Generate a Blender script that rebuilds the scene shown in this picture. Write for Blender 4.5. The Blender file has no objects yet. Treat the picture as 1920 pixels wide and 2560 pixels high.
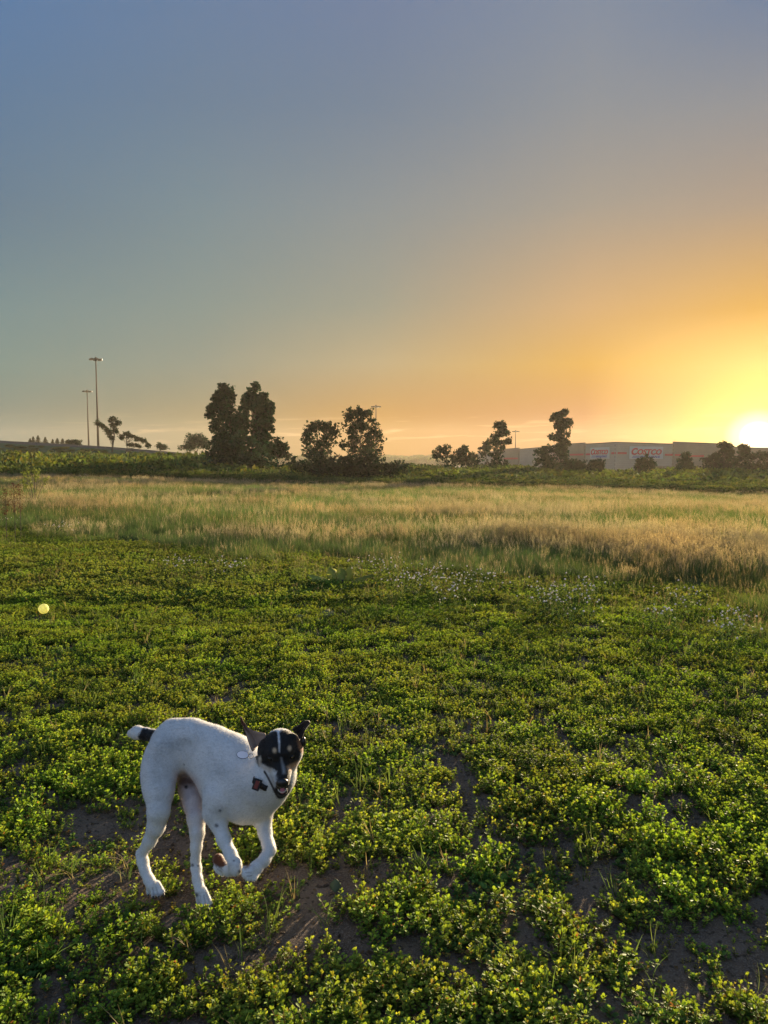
import bpy, math, random
import numpy as np
from mathutils import Vector, Matrix

random.seed(7)
R = np.random.default_rng(11)
SC = bpy.context.scene
COL = SC.collection

# ------------------------------------------------------------------ camera
CAM_Z = 1.55
FPX = 1778.0                      # focal length in pixels of the 1920 x 2560 photograph
PITCH = math.atan(130.0 / FPX)    # horizon lies 130 px above the middle
cam_d = bpy.data.cameras.new("camera")
cam_d.sensor_fit = 'VERTICAL'
cam_d.sensor_height = 36.0
cam_d.lens = 36.0 * FPX / 2560.0
cam_d.clip_start = 0.05
cam_d.clip_end = 6000
cam = bpy.data.objects.new("camera", cam_d)
COL.objects.link(cam)
cam.location = (0, 0, CAM_Z)
cam.rotation_euler = (math.pi / 2 - PITCH, 0, 0)
SC.camera = cam
cp, sp = math.cos(PITCH), math.sin(PITCH)

def at(px, py, Y):
    xr = (px - 960) / FPX; yr = (1280 - py) / FPX
    t = Y / (yr * sp + cp)
    return np.array([xr * t, Y, CAM_Z + t * (yr * cp - sp)])

def proj(P):
    P = np.asarray(P, float)
    x = P[..., 0]; y = P[..., 1]; z = P[..., 2] - CAM_Z
    d = y * cp - z * sp
    u = y * sp + z * cp
    return 960 + FPX * x / d, 1280 - FPX * u / d, d

# ------------------------------------------------------------------ world, sun, exposure
SUN_AZ = math.radians(27.6)      # to the right of the viewing direction (+Y)
SUN_EL = math.radians(6.5)
S = Vector((math.sin(SUN_AZ) * math.cos(SUN_EL), math.cos(SUN_AZ) * math.cos(SUN_EL), math.sin(SUN_EL)))
GLOW_EL = math.radians(1.7)

def lin(r, g, b):
    f = lambda c: (c / 255 / 12.92) if c / 255 <= 0.04045 else ((c / 255 + 0.055) / 1.055) ** 2.4
    return (f(r), f(g), f(b), 1)

world = bpy.data.worlds.new("World")
SC.world = world
world.use_nodes = True
WN = world.node_tree; WN.nodes.clear()

def nd(nt, t, **kw):
    n = nt.nodes.new(t)
    for k, v in kw.items(): setattr(n, k, v)
    return n

def mth(nt, op, a, b=None, clamp=False, c=None):
    n = nt.nodes.new('ShaderNodeMath'); n.operation = op; n.use_clamp = clamp
    for i, v in enumerate((a, b, c)):
        if v is None: continue
        if isinstance(v, (int, float)): n.inputs[i].default_value = v
        else: nt.links.new(v, n.inputs[i])
    return n.outputs[0]

def mixc(nt, fac, a, b, blend='MIX'):
    n = nt.nodes.new('ShaderNodeMix'); n.data_type = 'RGBA'; n.blend_type = blend
    for sock, v in ((n.inputs[0], fac), (n.inputs[6], a), (n.inputs[7], b)):
        if isinstance(v, (int, float)): sock.default_value = v
        elif isinstance(v, tuple): sock.default_value = v
        else: nt.links.new(v, sock)
    return n.outputs[2]

def ramp(nt, fac, stops, interp='LINEAR'):
    n = nt.nodes.new('ShaderNodeValToRGB'); n.color_ramp.interpolation = interp
    e = n.color_ramp.elements
    while len(e) < len(stops): e.new(0.5)
    for el, (p, c) in zip(e, stops): el.position = p; el.color = c
    nt.links.new(fac, n.inputs[0])
    return n.outputs[0]

def maprange(nt, v, a, b, c=0., d=1., smooth=True):
    n = nt.nodes.new('ShaderNodeMapRange')
    n.interpolation_type = 'SMOOTHSTEP' if smooth else 'LINEAR'
    nt.links.new(v, n.inputs[0])
    for i, x in enumerate((a, b, c, d)): n.inputs[i + 1].default_value = x
    return n.outputs[0]

tc = nd(WN, 'ShaderNodeTexCoord')
sx = nd(WN, 'ShaderNodeSeparateXYZ'); WN.links.new(tc.outputs['Generated'], sx.inputs[0])
NX, NY, NZ = sx.outputs
el = mth(WN, 'MULTIPLY', mth(WN, 'ARCSINE', NZ), 180 / math.pi)                 # elevation, degrees
hl = mth(WN, 'MAXIMUM', mth(WN, 'SQRT', mth(WN, 'ADD', mth(WN, 'MULTIPLY', NX, NX), mth(WN, 'MULTIPLY', NY, NY))), 1e-4)
ca = mth(WN, 'DIVIDE', mth(WN, 'ADD', mth(WN, 'MULTIPLY', NX, math.sin(SUN_AZ)), mth(WN, 'MULTIPLY', NY, math.cos(SUN_AZ))), hl)
az = mth(WN, 'MULTIPLY', mth(WN, 'ARCCOSINE', mth(WN, 'MINIMUM', mth(WN, 'MAXIMUM', ca, -1.), 1.)), 180 / math.pi)
ef = mth(WN, 'DIVIDE', mth(WN, 'MAXIMUM', el, 0.), 90, True)
# colours of the clear evening sky (linear light) at several angles from the sun's bearing, by elevation in degrees
SKYR = {
 0: [(0.0, [0.2478, 0.1444, 0.0268]), (3.25, [0.2478, 0.1444, 0.0268]), (6.74, [0.2603, 0.1496, 0.0324]), (10.6, [0.1449, 0.0681, 0.0004]), (17.23, [0.0763, 0.0609, 0.0511]), (23.32, [0.0558, 0.0627, 0.0736]), (28.65, [0.0323, 0.0514, 0.0864]), (90.0, [0.0274, 0.0462, 0.0864])],
 12: [(0.0, [0.0698, 0.0116, 0.0004]), (3.53, [0.0698, 0.0116, 0.0004]), (7.3, [0.143, 0.0701, 0.0014]), (11.47, [0.1348, 0.0803, 0.0351]), (18.56, [0.079, 0.0729, 0.0645]), (24.98, [0.0595, 0.068, 0.0789]), (30.53, [0.0513, 0.0653, 0.0898]), (90.0, [0.0436, 0.0588, 0.0898])],
 28: [(0.0, [0.105, 0.0466, 0.0032]), (3.66, [0.0991, 0.0439, 0.003]), (7.57, [0.1068, 0.0851, 0.0475]), (11.88, [0.0734, 0.0758, 0.0603]), (19.18, [0.0592, 0.0694, 0.0747]), (25.76, [0.0412, 0.0576, 0.0808]), (31.4, [0.0395, 0.0558, 0.0905]), (90.0, [0.0336, 0.0502, 0.0905])],
 42: [(0.0, [0.0637, 0.0585, 0.0345]), (3.55, [0.06, 0.0552, 0.0326]), (7.34, [0.0592, 0.0694, 0.0574]), (11.53, [0.054, 0.0714, 0.0671]), (18.65, [0.0445, 0.0654, 0.0769]), (25.1, [0.0352, 0.0555, 0.0821]), (30.66, [0.0339, 0.0553, 0.0928]), (90.0, [0.0289, 0.0497, 0.0928])],
 56: [(0.0, [0.0326, 0.0539, 0.0501]), (3.24, [0.0308, 0.0509, 0.0473]), (6.7, [0.0417, 0.0666, 0.0625]), (10.55, [0.0421, 0.0669, 0.0709]), (17.15, [0.0318, 0.0532, 0.0743]), (23.22, [0.0278, 0.0518, 0.0862]), (28.53, [0.0257, 0.0523, 0.0992]), (90.0, [0.0219, 0.0471, 0.0992])],
}
prev = None; pa = None; sky = None
for a_ in sorted(SKYR):
    r_ = ramp(WN, ef, [(e_ / 90, tuple(c_) + (1,)) for e_, c_ in SKYR[a_]])
    sky = r_ if sky is None else mixc(WN, maprange(WN, az, pa, a_, smooth=False), sky, r_)
    pa = a_
def half(r, g, b): return tuple(v * .36 for v in lin(r, g, b)[:3]) + (1,)
r180 = ramp(WN, ef, [(e_ / 90, half(*c_)) for e_, c_ in [(0, (165, 172, 185)), (5, (172, 182, 200)), (14, (162, 182, 210)), (30, (140, 168, 206)), (60, (116, 145, 192)), (90, (104, 132, 176))]])
sky = mixc(WN, maprange(WN, az, 56, 170), sky, r180)
# glow round the sun: distance in degrees from the sun point, a little wider than high
dE = mth(WN, 'SUBTRACT', el, math.degrees(GLOW_EL))
ds = mth(WN, 'SQRT', mth(WN, 'ADD', mth(WN, 'MULTIPLY', mth(WN, 'MULTIPLY', dE, 1.15), mth(WN, 'MULTIPLY', dE, 1.15)), mth(WN, 'MULTIPLY', az, az)))
glow = ramp(WN, mth(WN, 'DIVIDE', ds, 20, True), [(0, (1.6, 1.4, 1.1, 1)), (0.03, (1.1, 1.0, .7, 1)), (0.065, (.25, .23, .14, 1)), (0.12, (.05, .065, .008, 1)), (0.22, (.008, .02, .0, 1)), (0.33, (.0, .0, 0, 1)), (1, (0, 0, 0, 1))], 'EASE')
sky = mixc(WN, 1.0, sky, glow, 'ADD')
# thin streaks of cirrus low over the horizon
cmb = nd(WN, 'ShaderNodeCombineXYZ')
WN.links.new(mth(WN, 'MULTIPLY', az, 0.16), cmb.inputs[0]); WN.links.new(mth(WN, 'ADD', mth(WN, 'MULTIPLY', el, 1.9), mth(WN, 'MULTIPLY', az, 0.035)), cmb.inputs[1])
nz = nd(WN, 'ShaderNodeTexNoise'); nz.inputs['Scale'].default_value = 1.3; nz.inputs['Detail'].default_value = 6; nz.inputs['Distortion'].default_value = .6
WN.links.new(cmb.outputs[0], nz.inputs['Vector'])
band = mth(WN, 'MULTIPLY', maprange(WN, el, .6, 2.0), maprange(WN, el, 2.6, 3.9, 1, 0))
cl = mth(WN, 'MULTIPLY', maprange(WN, nz.outputs[0], .52, .72), band)
cl = mth(WN, 'MULTIPLY', cl, maprange(WN, az, 38, 60, .3, .0))
sky = mixc(WN, mth(WN, 'MULTIPLY', cl, 1.0), sky, (.36, .23, .11, 1))
nish = nd(WN, 'ShaderNodeTexSky'); nish.sky_type = 'NISHITA'; nish.sun_disc = False
nish.sun_elevation = SUN_EL; nish.sun_rotation = SUN_AZ; nish.dust_density = 2.0
bg1 = nd(WN, 'ShaderNodeBackground'); WN.links.new(sky, bg1.inputs[0]); bg1.inputs[1].default_value = 1.0
bg2 = nd(WN, 'ShaderNodeBackground'); WN.links.new(nish.outputs[0], bg2.inputs[0]); bg2.inputs[1].default_value = 0.05
ad = nd(WN, 'ShaderNodeMixShader'); ad.inputs[0].default_value = .03; WN.links.new(bg1.outputs[0], ad.inputs[1]); WN.links.new(bg2.outputs[0], ad.inputs[2])
wo = nd(WN, 'ShaderNodeOutputWorld'); WN.links.new(ad.outputs[0], wo.inputs[0])

sun_d = bpy.data.lights.new("sun", 'SUN'); sun_d.energy = 5.0; sun_d.angle = math.radians(0.6); sun_d.color = (1.0, .78, .50)
sun = bpy.data.objects.new("sun", sun_d); COL.objects.link(sun)
sun.rotation_euler = S.to_track_quat('Z', 'Y').to_euler()

SC.view_settings.view_transform = 'Standard'
try: SC.view_settings.look = 'None'
except Exception: pass
SC.view_settings.gamma = 1; SC.view_settings.exposure = 1.85; SC.view_settings.use_curve_mapping = False
SC.render.engine = 'CYCLES'
SC.cycles.max_bounces = 6; SC.cycles.transmission_bounces = 4; SC.cycles.transparent_max_bounces = 6
SC.cycles.volume_bounces = 0

# ------------------------------------------------------------------ helpers
def link(o, parent=None):
    COL.objects.link(o)
    if parent is not None: o.parent = parent
    return o

def tag(o, label=None, cat=None, group=None, kind=None):
    if label: o['label'] = label
    if cat: o['category'] = cat
    if group: o['group'] = group
    if kind: o['kind'] = kind
    return o

def empty(name, loc=(0, 0, 0), label=None, cat=None, group=None):
    o = bpy.data.objects.new(name, None); o.location = loc
    o.empty_display_size = .1
    link(o); tag(o, label, cat, group)
    return o

def mk_mesh(name, V, F, mat=None, smooth=False, cols=None, mats=None, midx=None):
    """V: (n,3) array; F: list of faces or int array (m,3|4)"""
    me = bpy.data.meshes.new(name)
    V = np.asarray(V, np.float32)
    if isinstance(F, np.ndarray):
        m, k = F.shape
        me.vertices.add(len(V)); me.vertices.foreach_set('co', V.ravel())
        me.loops.add(m * k); me.loops.foreach_set('vertex_index', F.astype(np.int32).ravel())
        me.polygons.add(m); me.polygons.foreach_set('loop_start', np.arange(0, m * k, k, dtype=np.int32))
        me.update(calc_edges=True)
    else:
        me.from_pydata([tuple(v) for v in V], [], [tuple(f) for f in F]); me.update()
    me.polygons.foreach_set('use_smooth', np.full(len(me.polygons), smooth))
    if cols is not None:
        a = me.color_attributes.new('tint', 'FLOAT_COLOR', 'POINT')
        c = np.ones((len(V), 4), np.float32); c[:, :3] = cols
        a.data.foreach_set('color', c.ravel())
    for m_ in (mats or ([mat] if mat else [])): me.materials.append(m_)
    if midx is not None: me.polygons.foreach_set('material_index', np.asarray(midx, np.int32))
    return me

def mobj(name, me, parent=None, loc=(0, 0, 0)):
    o = bpy.data.objects.new(name, me); o.location = loc
    return link(o, parent)

class MB:
    """collects primitive shapes, built as one mesh"""
    def __init__(s): s.V = []; s.F = []; s.n = 0
    def add(s, V, F):
        s.V.append(np.asarray(V, float)); s.F += [tuple(i + s.n for i in f) for f in F]; s.n += len(V); return s
    def box(s, c, h, M=None):
        V = np.array([[x, y, z] for x in (-1, 1) for y in (-1, 1) for z in (-1, 1)], float) * np.array(h)
        if M is not None: V = V @ np.array(M).T
        return s.add(V + np.array(c), [(0, 1, 3, 2), (4, 6, 7, 5), (0, 4, 5, 1), (2, 3, 7, 6), (0, 2, 6, 4), (1, 5, 7, 3)])
    def tube(s, pts, rad, n=8, cap=True):
        pts = [np.array(p, float) for p in pts]
        if isinstance(rad, (int, float)): rad = [rad] * len(pts)
        V = []; F = []
        for i, p in enumerate(pts):
            t = pts[min(i + 1, len(pts) - 1)] - pts[max(i - 1, 0)]
            t = t / (np.linalg.norm(t) + 1e-9)
            a = np.cross(t, [0, 0, 1.]) if abs(t[2]) < .95 else np.cross(t, [1., 0, 0])
            a /= np.linalg.norm(a); b = np.cross(t, a)
            for k in range(n):
                w = 2 * math.pi * k / n
                V.append(p + rad[i] * (math.cos(w) * a + math.sin(w) * b))
        for i in range(len(pts) - 1):
            for k in range(n):
                k2 = (k + 1) % n
                F.append((i * n + k, (i + 1) * n + k, (i + 1) * n + k2, i * n + k2))
        if cap:
            F.append(tuple(range(n))); F.append(tuple(reversed(range((len(pts) - 1) * n, len(pts) * n))))
        return s.add(V, F)
    def ball(s, c, r, M=None, nu=12, nv=8):
        V = [[0, 0, 1]]; F = []
        for i in range(1, nv):
            for k in range(nu):
                th = math.pi * i / nv; ph = 2 * math.pi * k / nu
                V.append([math.sin(th) * math.cos(ph), math.sin(th) * math.sin(ph), math.cos(th)])
        V.append([0, 0, -1]); L = len(V) - 1
        for k in range(nu):
            k2 = (k + 1) % nu
            F.append((0, 1 + k, 1 + k2))
            for i in range(nv - 2):
                a = 1 + i * nu
                F.append((a + k, a + nu + k, a + nu + k2, a + k2))
            a = 1 + (nv - 2) * nu
            F.append((a + k, L, a + k2))
        V = np.array(V) * np.array(r)
        if M is not None: V = V @ np.array(M).T
        return s.add(V + np.array(c), F)
    def build(s, name, mat, parent=None, smooth=False):
        return mobj(name, mk_mesh(name, np.concatenate(s.V), s.F, mat, smooth), parent)

# value noise in numpy
_perm = np.random.default_rng(3).random((256, 256))
def vnoise(x, y):
    xi = np.floor(x).astype(int); yi = np.floor(y).astype(int)
    fx = x - xi; fy = y - yi; fx = fx * fx * (3 - 2 * fx); fy = fy * fy * (3 - 2 * fy)
    g = lambda a, b: _perm[a & 255, b & 255]
    return (g(xi, yi) * (1 - fx) + g(xi + 1, yi) * fx) * (1 - fy) + (g(xi, yi + 1) * (1 - fx) + g(xi + 1, yi + 1) * fx) * fy
def fbm(x, y, o=4):
    s = 0; a = .5; t = 0
    for i in range(o):
        s = s + a * vnoise(x * 2 ** i + 17 * i, y * 2 ** i + 31 * i); t += a; a *= .5
    return s / t
def sstep(x, a, b):
    t = np.clip((x - a) / (b - a), 0, 1); return t * t * (3 - 2 * t)

# ------------------------------------------------------------------ materials
def new_mat(name):
    m = bpy.data.materials.new(name); m.use_nodes = True
    nt = m.node_tree; b = nt.nodes['Principled BSDF']
    return m, nt, b

def simple(name, col, rough=.7, metal=0., spec=.3, bump=0., bscale=20., var=.15, vscale=3.):
    m, nt, b = new_mat(name)
    t = nd(nt, 'ShaderNodeTexCoord')
    n = nd(nt, 'ShaderNodeTexNoise'); n.inputs['Scale'].default_value = vscale; n.inputs['Detail'].default_value = 5
    nt.links.new(t.outputs['Object'], n.inputs['Vector'])
    c = mixc(nt, n.outputs[0], tuple(x * (1 - var) for x in col[:3]) + (1,), tuple(min(1, x * (1 + var)) for x in col[:3]) + (1,))
    nt.links.new(c, b.inputs['Base Color'])
    b.inputs['Roughness'].default_value = rough; b.inputs['Metallic'].default_value = metal
    b.inputs['Specular IOR Level'].default_value = spec
    if bump:
        n2 = nd(nt, 'ShaderNodeTexNoise'); n2.inputs['Scale'].default_value = bscale; n2.inputs['Detail'].default_value = 4
        nt.links.new(t.outputs['Object'], n2.inputs['Vector'])
        bp = nd(nt, 'ShaderNodeBump'); bp.inputs['Strength'].default_value = bump; nt.links.new(n2.outputs[0], bp.inputs['Height'])
        nt.links.new(bp.outputs[0], b.inputs['Normal'])
    return m

def leafy(name, trans=.45, rough=.5, spec=.35, tscale=1.0, patch=None, gain=1.0, tboost=(1.5, 1.25, .5)):
    """leaf material: colour from the 'tint' attribute, varied over the place, light passes through"""
    m, nt, b = new_mat(name)
    a = nd(nt, 'ShaderNodeAttribute'); a.attribute_name = 'tint'
    g = nd(nt, 'ShaderNodeNewGeometry')
    n = nd(nt, 'ShaderNodeTexNoise'); n.inputs['Scale'].default_value = tscale; n.inputs['Detail'].default_value = 3
    nt.links.new(g.outputs['Position'], n.inputs['Vector'])
    v = maprange(nt, n.outputs[0], .3, .7, .72 * gain, 1.25 * gain)
    vv = nd(nt, 'ShaderNodeCombineColor')
    for i in range(3): nt.links.new(v, vv.inputs[i])
    c = mixc(nt, 1., a.outputs['Color'], vv.outputs[0], 'MULTIPLY')
    if patch:
        n3 = nd(nt, 'ShaderNodeTexNoise'); n3.inputs['Scale'].default_value = patch[0]; n3.inputs['Detail'].default_value = 2
        nt.links.new(g.outputs['Position'], n3.inputs['Vector'])
        c = mixc(nt, maprange(nt, n3.outputs[0], .42, .66), c, mixc(nt, 1., c, patch[1], 'MULTIPLY'))
    nt.links.new(c, b.inputs['Base Color'])
    b.inputs['Roughness'].default_value = rough; b.inputs['Specular IOR Level'].default_value = spec
    tr = nd(nt, 'ShaderNodeBsdfTranslucent')
    nt.links.new(mixc(nt, 1., c, tuple(tboost) + (1,), 'MULTIPLY'), tr.inputs[0])
    mx = nd(nt, 'ShaderNodeMixShader'); mx.inputs[0].default_value = trans
    nt.links.new(b.outputs[0], mx.inputs[1]); nt.links.new(tr.outputs[0], mx.inputs[2])
    nt.links.new(mx.outputs[0], nt.nodes['Material Output'].inputs[0])
    return m

def soil_mat():
    m, nt, b = new_mat('soil')
    g = nd(nt, 'ShaderNodeNewGeometry')
    def noise(s, d=6):
        n = nd(nt, 'ShaderNodeTexNoise'); n.inputs['Scale'].default_value = s; n.inputs['Detail'].default_value = d
        nt.links.new(g.outputs['Position'], n.inputs['Vector']); return n.outputs[0]
    c = ramp(nt, noise(5), [(.3, (.09, .062, .042, 1)), (.55, (.145, .102, .07, 1)), (.75, (.20, .15, .105, 1))])
    c = mixc(nt, maprange(nt, noise(160, 3), .45, .7), c, (.19, .15, .115, 1))
    c = mixc(nt, maprange(nt, noise(45, 4), .56, .68), c, (.06, .044, .03, 1))
    s = nd(nt, 'ShaderNodeSeparateXYZ'); nt.links.new(g.outputs['Position'], s.inputs[0])
    far = maprange(nt, s.outputs[1], 5.5, 9)
    gr = ramp(nt, noise(1.5), [(.3, (.035, .05, .014, 1)), (.6, (.06, .075, .024, 1)), (.8, (.10, .095, .045, 1))])
    c = mixc(nt, far, c, gr)
    nt.links.new(c, b.inputs['Base Color']); b.inputs['Roughness'].default_value = .95
    b.inputs['Specular IOR Level'].default_value = .15
    bp = nd(nt, 'ShaderNodeBump'); bp.inputs['Strength'].default_value = .8; bp.inputs['Distance'].default_value = .01
    nt.links.new(mth(nt, 'ADD', noise(90, 5), mth(nt, 'MULTIPLY', noise(320, 2), .5)), bp.inputs['Height'])
    nt.links.new(bp.outputs[0], b.inputs['Normal'])
    return m

M = {}
M['soil'] = soil_mat()
M['clover'] = leafy('weed_leaf', .42, .62, .16, 2.2, patch=(1.1, (.8, .95, .8, 1)), gain=1.15)
M['grass'] = leafy('grass_blade', .36, .7, .1, .5, patch=(.35, (1.05, .92, .8, 1)), tboost=(1.15, 1.15, .7))
M['tree'] = leafy('tree_leaf', .12, .85, .04, .15, tboost=(1, 1.2, .6))
M['brush'] = leafy('brush_leaf', .2, .8, .05, .09, patch=(.05, (1.5, 1.35, .9, 1)))
M['bark'] = simple('bark', (.07, .055, .04), .95, bump=.5, bscale=8)
M['embank'] = simple('embankment_grass', (.045, .095, .028), .95, bump=.8, bscale=1.2, var=.45, vscale=.18)
M['concrete'] = simple('concrete', (.11, .105, .09), .9, bump=.2, bscale=3)
M['asphalt'] = simple('asphalt', (.05, .05, .05), .9)
M['steel'] = simple('weathered_steel', (.035, .026, .022), .8)
M['lampglass'] = simple('lamp_housing', (.025, .025, .025), .5)

# ------------------------------------------------------------------ ground
def gz(x, y):
    """height of the ground"""
    x = np.asarray(x, float); y = np.asarray(y, float)
    s = x / np.maximum(y, 1.0)
    edge = .25 - .75 * sstep(s, -.6, .15) - .55 * sstep(s, .1, .6)       # height at the far rim of the meadow
    t = sstep(y, 9, 48)
    z = edge * t
    drop = sstep(y, 50, 66)
    z = z * (1 - drop) + (-3.0) * drop
    z = z + .10 * (fbm(x * .22 + 5, y * .22) - .5) * sstep(y, 5, 12)
    z = z + .035 * (fbm(x * 2.1, y * 2.1, 3) - .5) * (1 - sstep(y, 20, 40))
    return z

def lines(dense_a, dense_b, step, lo, hi, grow=1.18):
    c = list(np.arange(dense_a, dense_b + 1e-6, step))
    s = step
    while c[-1] < hi: s *= grow; c.append(c[-1] + s)
    s = step
    while c[0] > lo: s *= grow; c.insert(0, c[0] - s)
    return np.array(c)
xs = lines(-3.2, 3.2, .025, -2500, 2500, 1.09); ys = lines(1.0, 7.0, .025, -60, 4500, 1.05)
X, Y = np.meshgrid(xs, ys, indexing='ij')
Z = gz(X, Y) + .006 * (fbm(X * 28, Y * 28, 3) - .5) + .02 * (fbm(X * 6, Y * 6, 2) - .5) * (Y < 9)
nx_, ny_ = X.shape
idx = np.arange(nx_ * ny_).reshape(nx_, ny_)
F = np.stack([idx[:-1, :-1], idx[1:, :-1], idx[1:, 1:], idx[:-1, 1:]], -1).reshape(-1, 4)
g = mobj('ground', mk_mesh('ground', np.stack([X, Y, Z], -1).reshape(-1, 3), F, M['soil'], True))
tag(g, 'brown soil of the field under the weeds and grass', None, None, 'structure')

# embankment of the highway at the left, crest traced as real heights
crest = [(-900, 1080, 150), (-300, 1094, 142), (0, 1101, 138), (247, 1115, 140), (436, 1130, 144), (498, 1137, 147), (560, 1146, 150), (640, 1160, 155), (760, 1188, 158), (900, 1214, 160)]
cr = np.array([at(*c) for c in crest]); cr[:, 2] -= .5
cx = np.linspace(cr[0, 0], cr[-1, 0], 160)
cy = np.interp(cx, cr[:, 0], cr[:, 1]); cz = np.interp(cx, cr[:, 0], cr[:, 2])
rows = []
for (k, off) in enumerate([-62, -46, -30, -22, -15, -9, -4, -1, 0, 3, 14, 26, 40]):
    if off <= 0:
        f = sstep(np.array([off]), -50, 2)[0]; f = (off + 62) / 62 if off > -62 else 0
        z = -3.6 + (cz + 3.6) * (f ** 1.6)
        z = z + .5 * (fbm(cx * .12 + k, cy * 0 + k * .7) - .5) * (1 - f)
    elif off <= 26: z = cz.copy()
    else: z = cz * 0 - 3.6
    rows.append(np.stack([cx, cy + off, z], -1))
G = np.stack(rows, 0); nr, nc = G.shape[:2]
idx = np.arange(nr * nc).reshape(nr, nc)
F = np.stack([idx[:-1, :-1], idx[:-1, 1:], idx[1:, 1:], idx[1:, :-1]], -1).reshape(-1, 4)
tag(mobj('embankment', mk_mesh('embankment', G.reshape(-1, 3), F, M['embank'], True)), 'grassy highway embankment rising behind the brush at left', None, None, 'structure')
road = np.stack([np.stack([cx, cy + 4, cz + .02], -1), np.stack([cx, cy + 13, cz + .02], -1)], 0)
idx = np.arange(2 * nc).reshape(2, nc)
tag(mobj('road', mk_mesh('road', road.reshape(-1, 3), np.stack([idx[:-1, :-1], idx[:-1, 1:], idx[1:, 1:], idx[1:, :-1]], -1).reshape(-1, 4), M['asphalt'])), 'highway running along the top of the embankment', None, None, 'structure')
# concrete barrier with its segments along the crest
bar = empty('roadside_barrier', (float(cr[2, 0]), float(cr[2, 1]), float(cr[2, 2])), 'long grey concrete barrier along the crest of the highway embankment', 'barrier')
prof = [(-.30, 0), (-.30, .08), (-.12, .2), (-.09, .5), (.09, .5), (.12, .2), (.30, .08), (.30, 0)]
seg = 0; xx = cr[1, 0]
while xx < at(500, 1137, 147)[0]:
    x2 = xx + 5.0
    p = np.array([xx, np.interp(xx, cx, cy) + 1.2, np.interp(xx, cx, cz)]) ; q = np.array([x2 - .06, np.interp(x2, cx, cy) + 1.2, np.interp(x2, cx, cz)])
    V = [[*(e + np.array([0, a, b]))] for e in (p, q) for a, b in prof]
    n = len(prof)
    Fs = [(i, i + 1, n + i + 1, n + i) for i in range(n - 1)] + [tuple(range(n))[::-1], tuple(range(n, 2 * n))]
    o = MB().add(np.array(V) - np.array(bar.location), Fs).build('barrier_segment', M['concrete'], bar)
    xx = x2

# ------------------------------------------------------------------ leaf clouds, trees
def leaf_cloud(P, size, tilt=1.0, rng=R, aspect=.6, sides=4, updir=None):
    """one folded leaf (2 triangles sharing the midrib as a kite) at each point"""
    n = len(P)
    d = rng.normal(size=(n, 3)); d[:, 2] *= tilt
    if updir is not None: d = d * .6 + updir
    d /= np.linalg.norm(d, axis=1)[:, None]
    e = rng.normal(size=(n, 3)); e = np.cross(d, e); e /= np.linalg.norm(e, axis=1)[:, None]
    s = (size * rng.uniform(.6, 1.35, n))[:, None]
    a = P - d * s * .5; b = P + d * s * .5
    nn = np.cross(d, e)
    l = P + e * s * aspect * .5 + nn * s * .12; r = P - e * s * aspect * .5 + nn * s * .12
    V = np.stack([a, l, b, r], 1).reshape(-1, 3)
    i = np.arange(n)[:, None] * 4
    F = np.concatenate([i + np.array([[0, 1, 2]]), i + np.array([[0, 2, 3]])], 1).reshape(-1, 3)
    return V, F

def crown_points(lobes, ncl, per, spread, rng, shell=.55):
    """clusters of leaves spread in ellipsoid lobes (centre, radii), more towards the rim"""
    vol = np.array([l[1][0] * l[1][1] * l[1][2] for l in lobes]) ** .75; vol /= vol.sum()
    C = []
    for (c, r), w in zip(lobes, vol):
        k = max(3, int(ncl * w))
        d = rng.normal(size=(k, 3)); d /= np.linalg.norm(d, axis=1)[:, None]
        rad = shell + (1 - shell) * rng.random(k) ** .6
        rad = np.where(rng.random(k) < .25, rng.random(k) * .8, rad)
        C.append(np.array(c) + d * rad[:, None] * np.array(r))
    C = np.concatenate(C)
    sp_ = spread * rng.uniform(.5, 1.4, len(C))
    P = np.repeat(C, per, 0) + np.clip(rng.normal(size=(len(C) * per, 3)), -1.5, 1.5) * np.repeat(sp_, per)[:, None] * np.array([1, 1, .8])
    return C, P

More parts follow.
